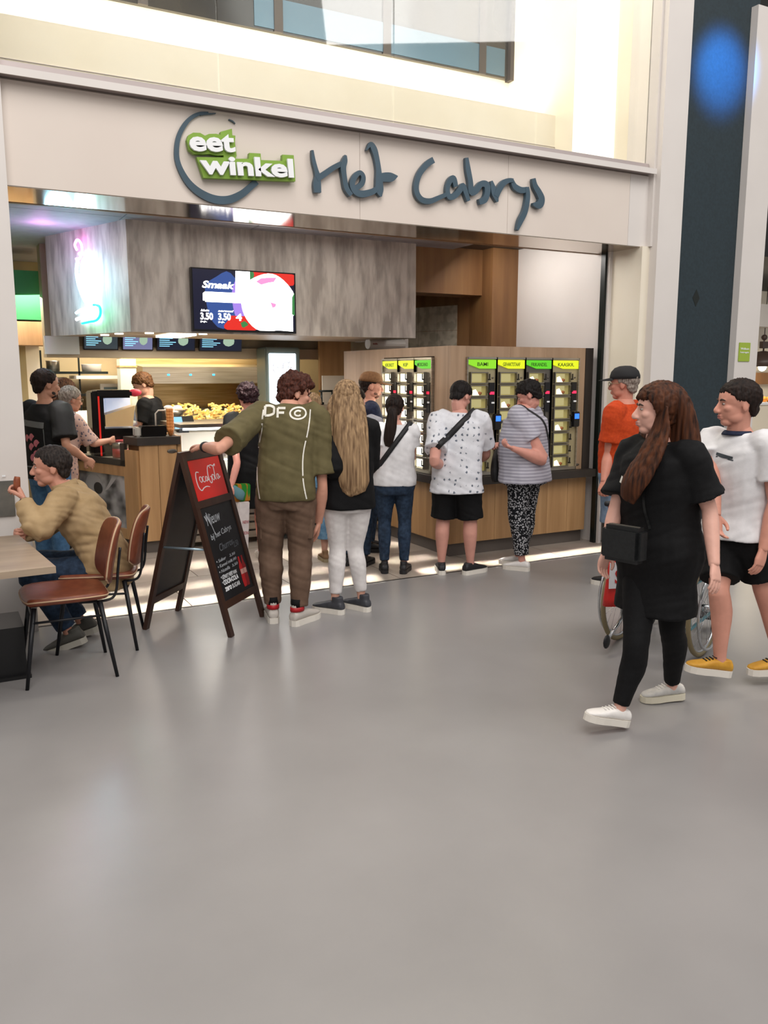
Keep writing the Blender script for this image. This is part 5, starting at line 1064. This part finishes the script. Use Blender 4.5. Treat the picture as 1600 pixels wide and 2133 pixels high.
# --- queue at the left of the counter
def floral(): return spot_mat('floral_blouse', '#c9a79a', '#6d6470', 34, .33)
p = Person('bearded man in black tee with rose print beside the pillar', (0.83, 7.55), -48, 1.76, hy=-14, hp=4, skin='#b3826a', J={'elR': (.155, -.03, .645), 'wrR': (.15, .09, .57)})
p.body(cov=('torso', 'uarm', 'thigh', 'calf')); p.shirt(BLK, hem=.48, ease=.022, drape=.7, slv=.8, slvr=1.55, seed=30); p.pants(fabric('mid_denim', '#37597c', '#466b90', sc=30), to=1.92, ease=.012, knee=.01, seed=31); p.shoes(SHB, SOLEW)
p.hair(HDK, line=((-1, -.36), (-.3, -.33), (-.16, .0), (.02, .0), (.12, .1), (.22, .24), (1, .28)), vol=(.355, .44, .39), seed=12); beard(p, mat('beard_dark', '#221612', .8))
ROSE = mat('rose_print', '#b0606c', .7); GRYP = mat('print_grey', '#5a5c5c', .7)
p.decal('rose_print', [[(x+.02*math.cos(a), z+.02*math.sin(a), .028) for a in (0, 1.6, 3.2, 4.8)] for x, z in ((-.08, 1.19), (-.02, 1.20), (.03, 1.15), (-.03, 1.12), (.06, 1.08), (-.02, 1.03), (.02, 1.06))], ROSE, 'shirt', (0, 0, 0), (1, 0, 0), (0, 0, 1), bk)
p.decal('print_panel', [[(-.12, 1.32, .05), (0, 1.31, .05), (.11, 1.30, .05)], [(.105, 1.27, .008), (.105, 1.15, .006), (.10, 1.0, .004)], [(-.11, .955, .012), (0, .955, .012), (.1, .955, .012)]], GRYP, 'shirt', (0, 0, 0), (1, 0, 0), (0, 0, 1), bk)
p = Person('grey haired woman with glasses in pink floral blouse at the counter', (0.98, 8.22), -58, 1.63, f=True, hy=-4, hp=8, skin='#c48f78', fat=1.2, lean=(14, 0), J={'elR': (.14, .14, .66), 'wrR': (.10, .28, .67), 'elL': (-.12, .10, .64), 'wrL': (-.06, .24, .66)})
p.body(cov=('torso', 'uarm', 'thigh', 'calf'), curl=(.6, .6)); p.shirt(floral(), hem=.46, ease=.02, drape=.8, slv=.95, slvr=1.3, seed=33); p.pants(BLK, to=1.92, ease=.01); p.shoes(SHB, SHB)
p.hair(HGR, line=((-1, -.36), (-.3, -.33), (-.16, .0), (.02, .0), (.12, .1), (.22, .2), (1, .24)), vol=(.375, .45, .41), seed=13)
def specs(p, m):
    H = p.Hm; o = None
    for x in (-1, 1):
        q = bmn(); tube(q, [H @ V((x*.135+.085*math.cos(a), .385, .0+.07*math.sin(a))) for a in [i*math.pi/6 for i in range(13)]], .0022, 6); g_ = ob('glasses_rim', q, m, p.root)
        q = bmn(); tube(q, [H @ V((x*.22, .38, .02)), H @ V((x*.33, .2, .02)), H @ V((x*.345, -.02, .02))], .002, 6); ob('temple_arm', q, m, g_)
    q = bmn(); tube(q, [H @ V((-.05, .395, .02)), H @ V((.05, .395, .02))], .002, 6); ob('glasses_bridge', q, m, p.root)
SPM = mat('spectacle_metal', '#9a8a6a', .3, metal=.7); specs(p, SPM)
p = Person('brown haired woman in navy top with white sleeve bands at the counter', (1.08, 9.12), -66, 1.68, f=True, hy=-4, hp=12, skin='#b9805f', fat=1.1, lean=(10, 0), J={'elR': (.13, .06, .65), 'wrR': (.09, .20, .69), 'elL': (-.12, .08, .64), 'wrL': (-.06, .22, .68)})
p.body(cov=('torso', 'uarm', 'thigh', 'calf'), curl=(.6, .6)); p.shirt(band_mat('navy_band_top', '#17192a', '#c9c2ba', 9, .16), hem=.47, ease=.018, slv=.8, seed=35); p.pants(DNM, to=1.92, ease=.01); p.shoes(SHB, SHB); specs(p, SPM)
HCH = hairm('hair_chestnut', '#2f1a10', '#6b4428', (70, 70, 8)); p.hair(HCH, line=((-1, -.6), (-.12, -.55), (.03, -.1), (.14, .1), (.24, .24), (1, .3)), vol=(.40, .47, .43), seed=14); p.lock('hair_lengths', [(0, -.25, .1), (0, -.38, -.3), (.0, -.40, -.75), (0, -.36, -.95)], [.085, .095, .085, .05], HCH, .6, (1, 0, 0))
p = Person('young server in black tee looking down behind the counter', (2.17, 9.30), 72, 1.74, hy=12, hp=32, lean=(10, 0), skin='#c99880', J={'elL': (-.14, .08, .66), 'wrL': (-.09, .22, .66), 'elR': (.14, .08, .66), 'wrR': (.06, .22, .66)})
p.body(cov=('torso', 'uarm', 'thigh', 'calf'), curl=(.6, .6)); p.shirt(BLK, hem=.48, ease=.016, slv=.75, seed=37); p.pants(BLK, to=1.92, ease=.01); p.shoes(SHB, SHB); p.hair(hairm('hair_brown_short', '#3a2413', '#6e4a2a', (80, 80, 40)), line=((-1, -.36), (-.3, -.33), (-.16, .0), (.02, .04), (.12, .1), (.22, .22), (1, .25)), vol=(.385, .455, .42), curl=.03, cs=9, seed=15)
# --- man in orange tee with black cap
o15 = pr(1296, 1000, 7.0); p = Person('older man in orange tee and black cap behind the walking woman', (o15.x, o15.y), 62, 1.77, hy=10, hp=2, skin='#bd7f6c', fat=1.18, arm=1.1, belly=.02, J={'elL': pr(1268, 945, 6.85), 'wrL': pr(1258, 1003, 6.75)})
p.body(cov=('torso', 'uarm', 'thigh'), curl=(.9, .6), brow='#8a8078'); p.shirt(fabric('orange_jersey', '#b03a14', '#c04418'), hem=.49, ease=.016, drape=.8, slv=.72, seed=40)
p.pants(fabric('denim_short', '#64768c', '#74879c', sc=30), to=.95, ease=.016, thigh=.01, name='shorts', hemr=.02); p.shoes(SHB, SOLEW); p.hair(HGR, line=((-1, -.36), (-.3, -.33), (-.18, -.02), (.0, .0), (.08, .1), (1, .4)), vol=(.36, .44, .38), seed=16); p.cap(mat('cap_black', '#18171a', .8)); specs(p, SPM)
# --- walking woman in black
p = Person('walking woman in black tee and leggings with long brown hair', tuple(pr(1366, 1200, 4.22))[:2], 138, 1.675, f=True, hy=-36, hp=0, skin='#d0a090', fat=1.28, arm=1.08, leg=1.0, shw=1.1, lean=(2, 0),
           J={'anR': atZ(1290, 1478, .105), 'anL': atZ(1400, 1428, .085), 'knR': pr(1325, 1345, 4.05), 'knL': pr(1400, 1310, 4.28), 'elL': pr(1478, 1062, 4.12), 'wrL': pr(1488, 1175, 4.0), 'elR': pr(1282, 1062, 4.25), 'wrR': pr(1262, 1150, 4.18)})
p.body(cov=('torso', 'thigh', 'calf'), vox=.008, curl=(.3, .35), lips='#b07a76'); p.shirt(BLK, hem=.335, ease=.018, drape=.45, slv=.78, slvr=1.4, amp=.007, seed=42, neck=.84, flare=.01, slopen=.018)
p.pants(BLK, to=1.92, ease=.004, amp=.003, seed=43, name='leggings', top=.50)
WGS = mat('shoe_white_grey', '#cfcbc4', .5, col2='#a9a8a6', scale=(14, 14, 14)); p.shoe('R', SHW, SOLEW, yaw=-16, pitch=-14, collar=.008, tongue=SHW); p.shoe('L', WGS, mat('sole_cream', '#cfc8b4', .6), yaw=-22, pitch=2, collar=.008, tongue=SHW)
p.hair(HLB, line=((-1, -.6), (-.12, -.55), (.0, -.3), (.12, .0), (.22, .2), (1, .27)), vol=(.43, .50, .44), seed=17)
p.lock('long_hair', [(0, -.08, .38), (0, -.28, .22), (0, -.42, -.2), (0, -.50, -.9), (0, -.50, -1.6), (0, -.46, -2.0)], [.05, .10, .12, .15, .15, .10], HLB, .5, (1, 0, 0), .006,
       more=[([(-.36, -.05, .1), (-.40, .0, -.4), (-.50, .20, -.9), (-.46, .46, -1.4), (-.36, .55, -1.75)], [.03, .06, .075, .08, .05], .32), ([(.36, -.05, .1), (.40, .0, -.4), (.52, .16, -.9), (.50, .42, -1.4), (.42, .52, -1.78)], [.03, .06, .075, .08, .05], .32)], seed=3)
p.decal('chest_print', [[(-.02, 1.215, .03), (.03, 1.225, .045), (.07, 1.205, .03), (.12, 1.215, .035)]], PRW, 'shirt', (0, 0, 0), (1, 0, 0), (0, 0, 1), (0, 1, 0))
hb_ = thing('handbag', 'small black leather crossbody bag on the walking woman', 'bag', tuple(p.root.location)); hb_.rotation_euler = p.root.rotation_euler
LEA = mat('leather_black', '#0f1112', .35, col2='#17191a', scale=(60, 60, 60), bump=.1)
bc = p.Mi @ pr(1300, 1132, 3.98)
sx_ = p.decal('strap', [[(-.085, 1.395, .014), (-.05, 1.25, .014), (bc.x*.5-.02, 1.1, .014), (bc.x-.03, bc.z+.06, .014)]], LEA, 'shirt', (0, 0, 0), (1, 0, 0), (0, 0, 1), (0, 1, 0), lift=.005); sx_.parent = hb_
T = M.Translation(bc) @ M.Rotation(R(12), 4, 'Z'); ob('pouch', box(bmn(), (-.105, -.045, -.085), (.105, .045, .085), 0, T), LEA, hb_, bevel=.02)
ob('zip', box(bmn(), (-.08, -.004, .085), (.08, .004, .088), 0, T), STEEL, hb_)
# --- man in white tee walking behind her
p17 = pr(1540, 1000, 4.86); p = Person('walking man in white tee with dark neckband and black shorts', (p17.x, p17.y), 142, 1.69, hy=-32, hp=3, skin='#c98f7c', fat=1.0, lean=(3, 0),
           J={'anR': pr(1500, 1378, 4.72), 'knR': pr(1498, 1235, 4.70), 'anL': pr(1625, 1375, 5.0), 'knL': pr(1590, 1225, 4.86), 'elR': pr(1484, 985, 4.78), 'wrR': pr(1492, 1072, 4.64)})
p.body(cov=('torso', 'thigh'), vox=.008); p.shirt(WHT, hem=.50, ease=.018, drape=.7, slv=.62, amp=.006, seed=45, slvr=1.4, flare=.028); p.pants(BLK, to=.80, ease=.014, thigh=.014, name='shorts', hemr=.018, seed=46)
q = bmn(); cb_ = p.bend(V((0, .006, .838))); loft(q, [ring(cb_+V((0, 0, z)), (1, 0, 0), (0, 1, 0), r, r*1.02, 20) for z, r in ((-.014, .082), (-.004, .078), (.008, .068), (.008, .060))]); ob('neckband', q, NVY, p.root)
p.hair(HDK, line=((-1, -.36), (-.3, -.33), (-.16, .0), (.02, .02), (.12, .1), (.22, .22), (1, .26)), vol=(.365, .45, .41), seed=18)
YEL = mat('shoe_yellow', '#b98420', .6, col2='#c9952e', scale=(20, 20, 20)); p.shoe('R', YEL, SOLEW, yaw=-22, pitch=-10, collar=.012, tongue=SHB); p.shoe('L', YEL, SOLEW, yaw=-22, pitch=0, collar=.012, tongue=SHB)
p.decal('chest_print', [[(-.055, 1.285, .012), (0, 1.29, .02), (.05, 1.30, .014)], [(-.06, 1.272, .006), (.05, 1.285, .006)]], mat('print_charcoal', '#3b4248', .7), 'shirt', (0, 0, 0), (1, 0, 0), (0, 0, 1), (0, 1, 0))
# --- seated man eating
TAN = fabric('tan_jacket', '#a08661', '#af9570', sc=10)
p = Person('seated man in tan jacket eating a snack at the table', (0.90, 5.47), 80, 1.77, sit=.43, lean=(24, 0), hy=8, hp=2, skin='#c58d78', fat=1.14,
           J={'knL': (-.07, .25, .285), 'knR': (.07, .26, .285), 'anL': (-.07, .12, .05), 'anR': (.06, .10, .05), 'elL': px(78, 1105, 5.18), 'wrL': px(50, 1042, 5.34), 'elR': px(95, 1100, 5.75), 'wrR': px(50, 1110, 5.58), 'hd': px(104, 972, 5.56)})
p.body(cov=('torso', 'uarm', 'farm', 'thigh', 'calf'), vox=.008, curl=(.95, .95), hn=((0, 1, 0), None))
bm = bmn(); p.torso(bm, .455, .845, .022, .6, ymul=1.08)
p.shirt(TAN, hem=.455, ease=.024, drape=.6, slv=1.93, amp=.016, seed=50, name='jacket', neck=.848)
q = bmn(); cb_ = p.bend(V((0, -.004, .842))); loft(q, [ring(cb_+V((0, z*.2, z)), (1, 0, 0), (0, .95, -.3), r, r*1.02, 20) for z, r in ((-.02, .085), (.0, .082), (.03, .080), (.03, .072))]); ob('collar', q, TAN, p.root)
p.pants(DNM, to=1.9, ease=.012, knee=.008, amp=.004, seed=51)
p.hair(hairm('hair_salt', '#141010', '#3a322e', (80, 80, 40)), line=((-1, -.36), (-.3, -.33), (-.16, -.02), (.02, .0), (.12, .12), (.2, .24), (1, .28)), vol=(.365, .45, .40), seed=19)
p.shoes(mat('shoe_grey_green', '#4e4c46', .6), mat('sole_grey', '#b3aea2', .6), yaw=(0, 0), pitch=18)
q = bmn(); d_ = (p.J['wrL']-p.J['elL']).normalized(); cyl(q, p.J['wrL']-d_*.03, p.J['wrL']-d_*.005, .034, n=16); ob('wrist_watch', q, SHB, p.root)
sn = px(36, 1002, 5.36); tag(ob('snack_roll', (lambda b: (limb(b, [px(36, 1020, 5.38), px(35, 1004, 5.38), px(36, 993, 5.38)], [.018, .02, .016], 10, 3), b)[1])(bmn()), mat('roll_brown', '#7a3a22', .5, col2='#95502e', scale=(30, 30, 30))), 'brown fried snack roll in the seated man\'s hand', 'snack')
# ------------------------------------------------------------------ table, chairs
TBL = mat('table_oak_grey', '#8f7c6c', .35, col2='#a8957f', scale=(2, 14, 14), lo=.3, hi=.7, detail=6)
tb = thing('cafe_table', 'grey oak table at the left edge with black base', 'table', (-.2, 4.98, 0))
bm = bmn(); ob('tabletop', prism(bm, [(-1.3, 4.36, .715), (.49, 4.45, .715), (.40, 5.46, .715), (-1.3, 5.40, .715)], (0, 0, .035)), TBL, tb, True)
ob('column', box(bmn(), (-.15, 5.05, .1), (.0, 5.2, .715)), BEZ, tb, True); ob('base_box', box(bmn(), (-.5, 5.0, .0), (.36, 5.35, .30)), mat('base_black', '#0b0b0d', .3), tb, True); ob('base_foot', box(bmn(), (-.5, 4.97, 0), (.38, 5.38, .02)), BEZ, tb, True)
tag(ob('blue_napkin', (lambda b: (prism(b, [(-.05, 5.18, .751), (.14, 5.2, .751), (.2, 5.1, .751), (-.05, 5.05, .751)], (0, 0, .012)), b)[1])(bmn()), mat('napkin_blue', '#1593b8', .6)), 'bright blue folded napkin on the table', 'napkin')
LTH = mat('cognac_leather', '#6e3520', .42, col2='#7d4027', scale=(20, 20, 20), bump=.05); STI = mat('stitch_cream', '#c0a080', .7); LEGM = mat('chair_steel', '#1a1b1f', .4, metal=.4)
def chair(label, loc, ang):
    """faces local +y; backrest at -y"""
    t = thing('dining_chair', label, 'chair', (loc[0], loc[1], 0), ang-math.pi/2, 'cognac leather chairs')
    sp = [(-.20, .22), (0, .245), (.20, .22), (.225, 0), (.20, -.16), (.12, -.215), (-.12, -.215), (-.20, -.16), (-.225, 0)]
    q = crom([(*a, 0) for a in sp+[sp[0]]], 4)[:-1]
    bm = bmn(); rings = []
    for z, s_ in ((.440, .94), (.447, .99), (.465, 1.0), (.478, .97), (.482, .85), (.476, .4)): rings.append([(x*s_, y*s_, z+.020*(abs(x*s_)/.225)**2) for x, y, _ in q])
    loft(bm, rings); st = ob('seat', bm, LTH, t)
    bm = bmn(); tube(bm, [(x*1.0, y*1.0, .462+.020*(abs(x)/.225)**2) for x, y, _ in q]+[(q[0][0], q[0][1], .462+.02*(abs(q[0][0])/.225)**2)], .0045, 6); ob('stitching', bm, STI, st)
    B = M.Translation((0, -.235, .52)) @ M.Rotation(R(12), 4, 'X')
    bp = [(-.20, .04), (-.215, .17), (-.19, .31), (-.10, .36), (.10, .36), (.19, .31), (.215, .17), (.20, .04), (.10, .0), (-.10, .0)]
    q = crom([(*a, 0) for a in bp+[bp[0]]], 4)[:-1]; bm = bmn(); rings = []
    cv = lambda x: .055*(x/.215)**2
    for d, s_ in ((-.012, .4), (-.016, .95), (-.008, 1.0), (.008, 1.0), (.016, .95), (.012, .4)): rings.append([B @ V((x*s_, d+cv(x*s_), .18+(z-.18)*s_)) for x, z, _ in q])
    loft(bm, rings); bk_ = ob('backrest', bm, LTH, t)
    bm = bmn(); L_ = [B @ V((x*1.0, cv(x), .18+(z-.18)*1.0)) for x, z, _ in q]; tube(bm, L_+[L_[0]], .0055, 6); ob('stitching', bm, STI, bk_)
    for sx in (-1, 1):
        for sy, yy in ((1, .20), (-1, -.17)):
            bm = bmn(); cyl(bm, (sx*.235, yy+sy*.055, 0), (sx*.165, yy-sy*.01, .44), .010, .015, 12); ob('leg', bm, LEGM, t)
        bm = bmn(); tube(bm, [(sx*.13, -.05, .435), (sx*.13, -.20, .43), (sx*.13, -.255, .47), B @ V((sx*.13, -.02, .10)), B @ V((sx*.13, -.012, .22))], .008, 8, 0, 4); ob('back_bracket', bm, LEGM, t)
        bm = bmn(); tube(bm, [(sx*.185, .20, .36), (sx*.185, -.17, .36)], .007, 8); ob('side_rail', bm, LEGM, t)
    for yy in (.20, -.17): bm = bmn(); tube(bm, [(-.185, yy, .38), (.185, yy, .38)], .007, 8); ob('cross_rail', bm, LEGM, t)
    return t
chair('empty cognac leather chair with cream stitching in front of the seated man', (.60, 5.0), R(178))
chair('cognac leather chair carrying the seated man in tan jacket', (.87, 5.46), R(163))
# ------------------------------------------------------------------ A-frame chalkboard
A_, B_, C_, D_ = V((1.61, 5.14, 0)), V((1.99, 5.52, 0)), V((1.15, 5.58, 0)), V((1.49, 5.96, 0))
top1, top2 = (A_+C_)/2+V((0, 0, 1.215)), (B_+D_)/2+V((0, 0, 1.215))
sg = thing('chalkboard_sign', 'dark wooden A frame chalkboard with red drinks panel', 'sign', tuple((A_+B_+C_+D_)/4))
WAL = mat('walnut_frame', '#2f1a12', .45, col2='#3d2417', scale=(16, 16, 2), lo=.3, hi=.7); CHK = mat('chalkboard_black', '#0d0e10', .5, col2='#15161a', scale=(4, 4, 4)); CHW = mat('chalk_white', '#a9adb2', .9); REDP = mat('drinks_red', '#e2231a', .35)
def board(a, b, ta, tb_, front):
    w = (b-a).length; xd = (b-a).normalized(); yd = ((ta-a)).normalized(); H_ = (ta-a).length; n = xd.cross(yd).normalized()
    if n.dot(V((.7, -.7, .2))) < 0: pass
    F = M((((xd.x, yd.x, n.x, a.x)), ((xd.y, yd.y, n.y, a.y)), ((xd.z, yd.z, n.z, a.z)), (0, 0, 0, 1)))
    lf = ob('leaf', box(bmn(), (.04, .235, -.006), (w-.04, H_-.03, .004), 0, F), CHK, sg, True)
    for nm, p0, p1 in (('stile', (0, 0, -.014), (.045, H_, .014)), ('stile', (w-.045, 0, -.014), (w, H_, .014)), ('rail', (.045, H_-.06, -.013), (w-.045, H_, .013)), ('rail', (.045, .185, -.013), (w-.045, .235, .013))):
        ob(nm, box(bmn(), p0, p1, 0, F), WAL, lf, True)
    if front: ob('rail', box(bmn(), (.045, H_-.385, -.013), (w-.045, H_-.335, .013), 0, F), WAL, lf, True)
    return lf, F, w, H_
lf, F, w, H_ = board(A_, B_, top1, top2, True); Fx, Fy, Fn = [F.to_3x3() @ V(e) for e in ((1, 0, 0), (0, 1, 0), (0, 0, 1))]
fp = lambda x, y, z=.0: F @ V((x, y, z))
FN = 1 if Fn.dot(CO-A_) > 0 else -1
zf = .015
ob('red_panel', box(bmn(), (.06, H_-.335, .004), (w-.06, H_-.062, .008), 0, F), REDP, lf, True)
coke(fp(.095, H_-.275, .0082), Fx, Fy, w-.19, .16, .0015, LETW, lf)
def chalk(s_, x, y, ww, hh, m=CHW, off=0, sh=.2, rot=0):
    bm = fit_text(s_, (0, 0, 0), XD, V((0, 1, 0)), ww, hh, off, .0006, sh); bm.transform(F @ M.Translation((x, y, .0045)) @ M.Rotation(R(rot), 4, 'Z')); ob('lettering', bm, m, lf, True)
def scrawl(pts, t=.005):
    bm = bmn(); stroke(bm, [(x, y, t) for x, y in pts], fp(0, 0, .0045), Fx, Fy, .0006, sub=5); ob('chalk_stroke', bm, CHW, lf, True)
yt = H_-.40
chalk('Nieuw', .10, yt-.11, .19, .075, rot=4); scrawl([(.085, yt-.04), (.095, yt-.06), (.10, yt-.075)], .010); scrawl([(.115, yt-.02), (.15, yt-.12), (.165, yt-.18)], .007)
chalk('bij het Cabrys', .10, yt-.22, .30, .05, rot=5); chalk('Churros', .17, yt-.30, .20, .05, mat('chalk_faint', '#5a5d62', .9), rot=4); chalk('2.50', .37, yt-.31, .07, .04, MATS['chalk_faint'], rot=4)
for i, (a_, b_) in enumerate((('Suiker', '2,50'), ('Kaneel mix', '3,00'), ('Nutella', '3,50'), ('Slagroom', ''), ('Aardbei', ''))):
    y = yt-.365-i*.036; chalk(a_, .11, y, .024*len(a_)*.75, .022, rot=2)
    if b_: chalk(b_, .27, y+.004, .085, .02, rot=2)
    q = bmn(); ell(q, (.09, y+.01, .0045), .006, .006, .001, F); ob('chalk_dot', q, CHW, lf, True)
chalk('GENIET HIER VAN', .10, .375, .21, .026, LETW, 0, 0); chalk('COCA-COLA', .10, .335, .215, .034, LETW, .03, 0); chalk('zero', .10, .29, .09, .03, LETW, .03, 0); chalk('SUGAR', .20, .29, .115, .03, LETW, 0, 0)
for x, cc in ((.385, '#b8181c'), (.43, '#8a1216')):
    bm = bmn(); prof = [(0, .018), (.05, .026), (.10, .022), (.14, .026), (.17, .014), (.20, .010), (.215, .011)]
    prism(bm, [fp(x+r, .26+y, .0046) for y, r in prof]+[fp(x-r, .26+y, .0046) for y, r in prof[::-1]], Fn*.0008); bmesh.ops.triangulate(bm, faces=bm.faces[:]); ob('bottle_print', bm, mat('bottle_'+cc[1:], cc, .5), lf, True)
    ob('bottle_label', box(bmn(), (x-.02, .35, .0055), (x+.02, .385, .006), 0, F), mat('label_pink', '#c99a90', .6), lf, True)
lf2, F2, w2, H2 = board(C_, D_, top1, top2, False)
bm = bmn(); hz_ = .58; m1 = A_+(top1-A_)*(hz_/1.215); m2 = C_+(top1-C_)*(hz_/1.215); tube(bm, [m1+Fx*.02, m2+Fx*.02], .008); ob('stay_bar', bm, mat('stay_steel', '#9fb6c4', .3, metal=.7), sg, True)
# ------------------------------------------------------------------ wheelchair with the red bag
wc = V((3.97, 3.66, 0)); fw = V((.92, .39, 0)).normalized(); wa = math.atan2(fw.y, fw.x)
wh = thing('wheelchair', 'wheelchair with pale tyres behind the walking woman', 'wheelchair', tuple(wc), wa-math.pi/2)
TYR = mat('tyre_beige', '#8a7d5e', .7); CHR = mat('chrome', '#c4c6c8', .18, metal=.95); BFR = mat('blue_frame', '#5d9aa8', .35, metal=.4)
def torus(bm, cn, ax, Rr, r, n=40, m=8):
    ax = V(ax).normalized(); e1 = ax.orthogonal().normalized(); e2 = ax.cross(e1); rows = []
    for i in range(n):
        t = 2*math.pi*i/n; d = e1*math.cos(t)+e2*math.sin(t); rows.append([bm.verts.new(V(cn)+d*(Rr+r*math.cos(2*math.pi*k/m))+ax*(r*math.sin(2*math.pi*k/m))) for k in range(m)])
    for i in range(n):
        for k in range(m): f = bm.faces.new((rows[i][k], rows[(i+1) % n][k], rows[(i+1) % n][(k+1) % m], rows[i][(k+1) % m])); f.smooth = True
    return bm
for x in (-1, 1):
    cn = V((x*.265, 0, .305)); w_ = ob('wheel', torus(bmn(), cn, (1, 0, 0), .290, .0155), TYR, wh)
    ob('rim', torus(bmn(), cn, (1, 0, 0), .272, .009), CHR, w_); ob('hand_rim', torus(bmn(), cn+V((x*.045, 0, 0)), (1, 0, 0), .25, .009), CHR, w_)
    bm = bmn(); cyl(bm, cn-V((.03, 0, 0)), cn+V((.03, 0, 0)), .022); ob('hub', bm, CHR, w_)
    for k in range(20):
        t = 2*math.pi*k/20; t2 = t+(.35 if k % 2 else -.35); bm = bmn(); tube(bm, [cn+V((x*(.02 if k % 4 < 2 else -.02), .02*math.cos(t2), .02*math.sin(t2))), cn+V((0, .27*math.cos(t), .27*math.sin(t)))], .0013, 4); ob('spoke', bm, CHR, w_)
    ob('caster', torus(bmn(), (x*.22, .42, .085), (1, 0, 0), .07, .015, 24), SHB, wh)
    bm = bmn(); tube(bm, [(x*.215, .42, .1), (x*.215, .38, .22), (x*.215, .36, .46), (x*.215, -.18, .46), (x*.215, -.22, .92), (x*.215, -.34, .95)], .012, 8); tube(bm, [(x*.215, .36, .46), (x*.215, .48, .2), (x*.2, .52, .12)], .011, 8); tube(bm, [(x*.215, -.15, .46), (x*.215, -.1, .18), (x*.215, .38, .2)], .011, 8); ob('side_frame', bm, BFR if x > 0 else CHR, wh)
    bm = bmn(); tube(bm, [(x*.2, -.1, .2), (x*.2, -.34, .1)], .011, 8); ob('anti_tip_bar', bm, CHR, wh)
    bm = bmn(); ell(bm, (x*.2, -.36, .085), .014, .045, .045); ob('anti_tip_wheel', bm, SHB, wh)
    bm = bmn(); tube(bm, [(x*.235, -.17, .68), (x*.235, .22, .68)], .02, 10); ob('armrest', bm, SHB, wh); ob('side_guard', box(bmn(), (x*.225-.004, -.16, .47), (x*.225+.004, .22, .67)), SHB, wh)
    bm = bmn(); cyl(bm, (x*.215, -.30, .945), (x*.215, -.42, .955), .016, n=12); ob('push_handle', bm, SHB, wh)
    ob('footplate', box(bmn(), (x*.12-.07, .46, .10), (x*.12+.07, .62, .115)), SHB, wh)
ob('seat', box(bmn(), (-.21, -.18, .465), (.21, .28, .51)), BLK, wh, bevel=.015); ob('backrest', box(bmn(), (-.21, -.235, .5), (.21, -.20, .93)), BLK, wh, bevel=.012); bm = bmn(); tube(bm, [(-.26, 0, .305), (.26, 0, .305)], .014); ob('axle', bm, BFR, wh)
ba = pr(1256, 1262, 5.1); bb = pr(1256, 1165, 5.1)
rb = thing('carrier_bag', 'red and white plastic carrier bag on the wheelchair handle', 'carrier bag', (ba.x, ba.y, ba.z))
e1 = V((math.cos(AZ+R(-12)), -math.sin(AZ+R(-12)), 0)); nrm = V((-e1.y, e1.x, 0)); hB = bb.z-ba.z
RB = mat('bag_red', '#c8201a', .35, bump=.2, bscale=30); bm = bmn(); rows = []
for k in range(7):
    z = ba.z+hB*k/6; wv = .27-.01*k; th = .07*(1-.5*k/6)
    rows.append(ring(ba+e1*(.135)+V((0, 0, z-ba.z+.0))-nrm*.0, e1, nrm, wv/2, th/2, 16, 4))
loft(bm, rows); ob('bag_body', bm, RB, rb, True)
fpn = ba-nrm*.040
ob('white_panel', prism(bmn(), [fpn+e1*.015+V((0, 0, hB*.40)), fpn+e1*.26+V((0, 0, hB*.40)), fpn+e1*.26+V((0, 0, hB*.95)), fpn+e1*.015+V((0, 0, hB*.95))], nrm*.006), mat('panel_white', '#d9d8dc', .4), rb, True)
ob('lettering', fit_text('SCA', fpn+e1*.05+V((0, 0, hB*.50))-nrm*.001, e1, ZD, .19, hB*.30, .02), RB, rb, True)
bm = bmn(); hp_ = wh.matrix_basis @ V((-.215, -.40, .95)); tube(bm, [ba+e1*.08+V((0, 0, hB)), hp_, ba+e1*.19+V((0, 0, hB))], .006, 6, 0, 1); ob('handle_loop', bm, RB, rb, True)
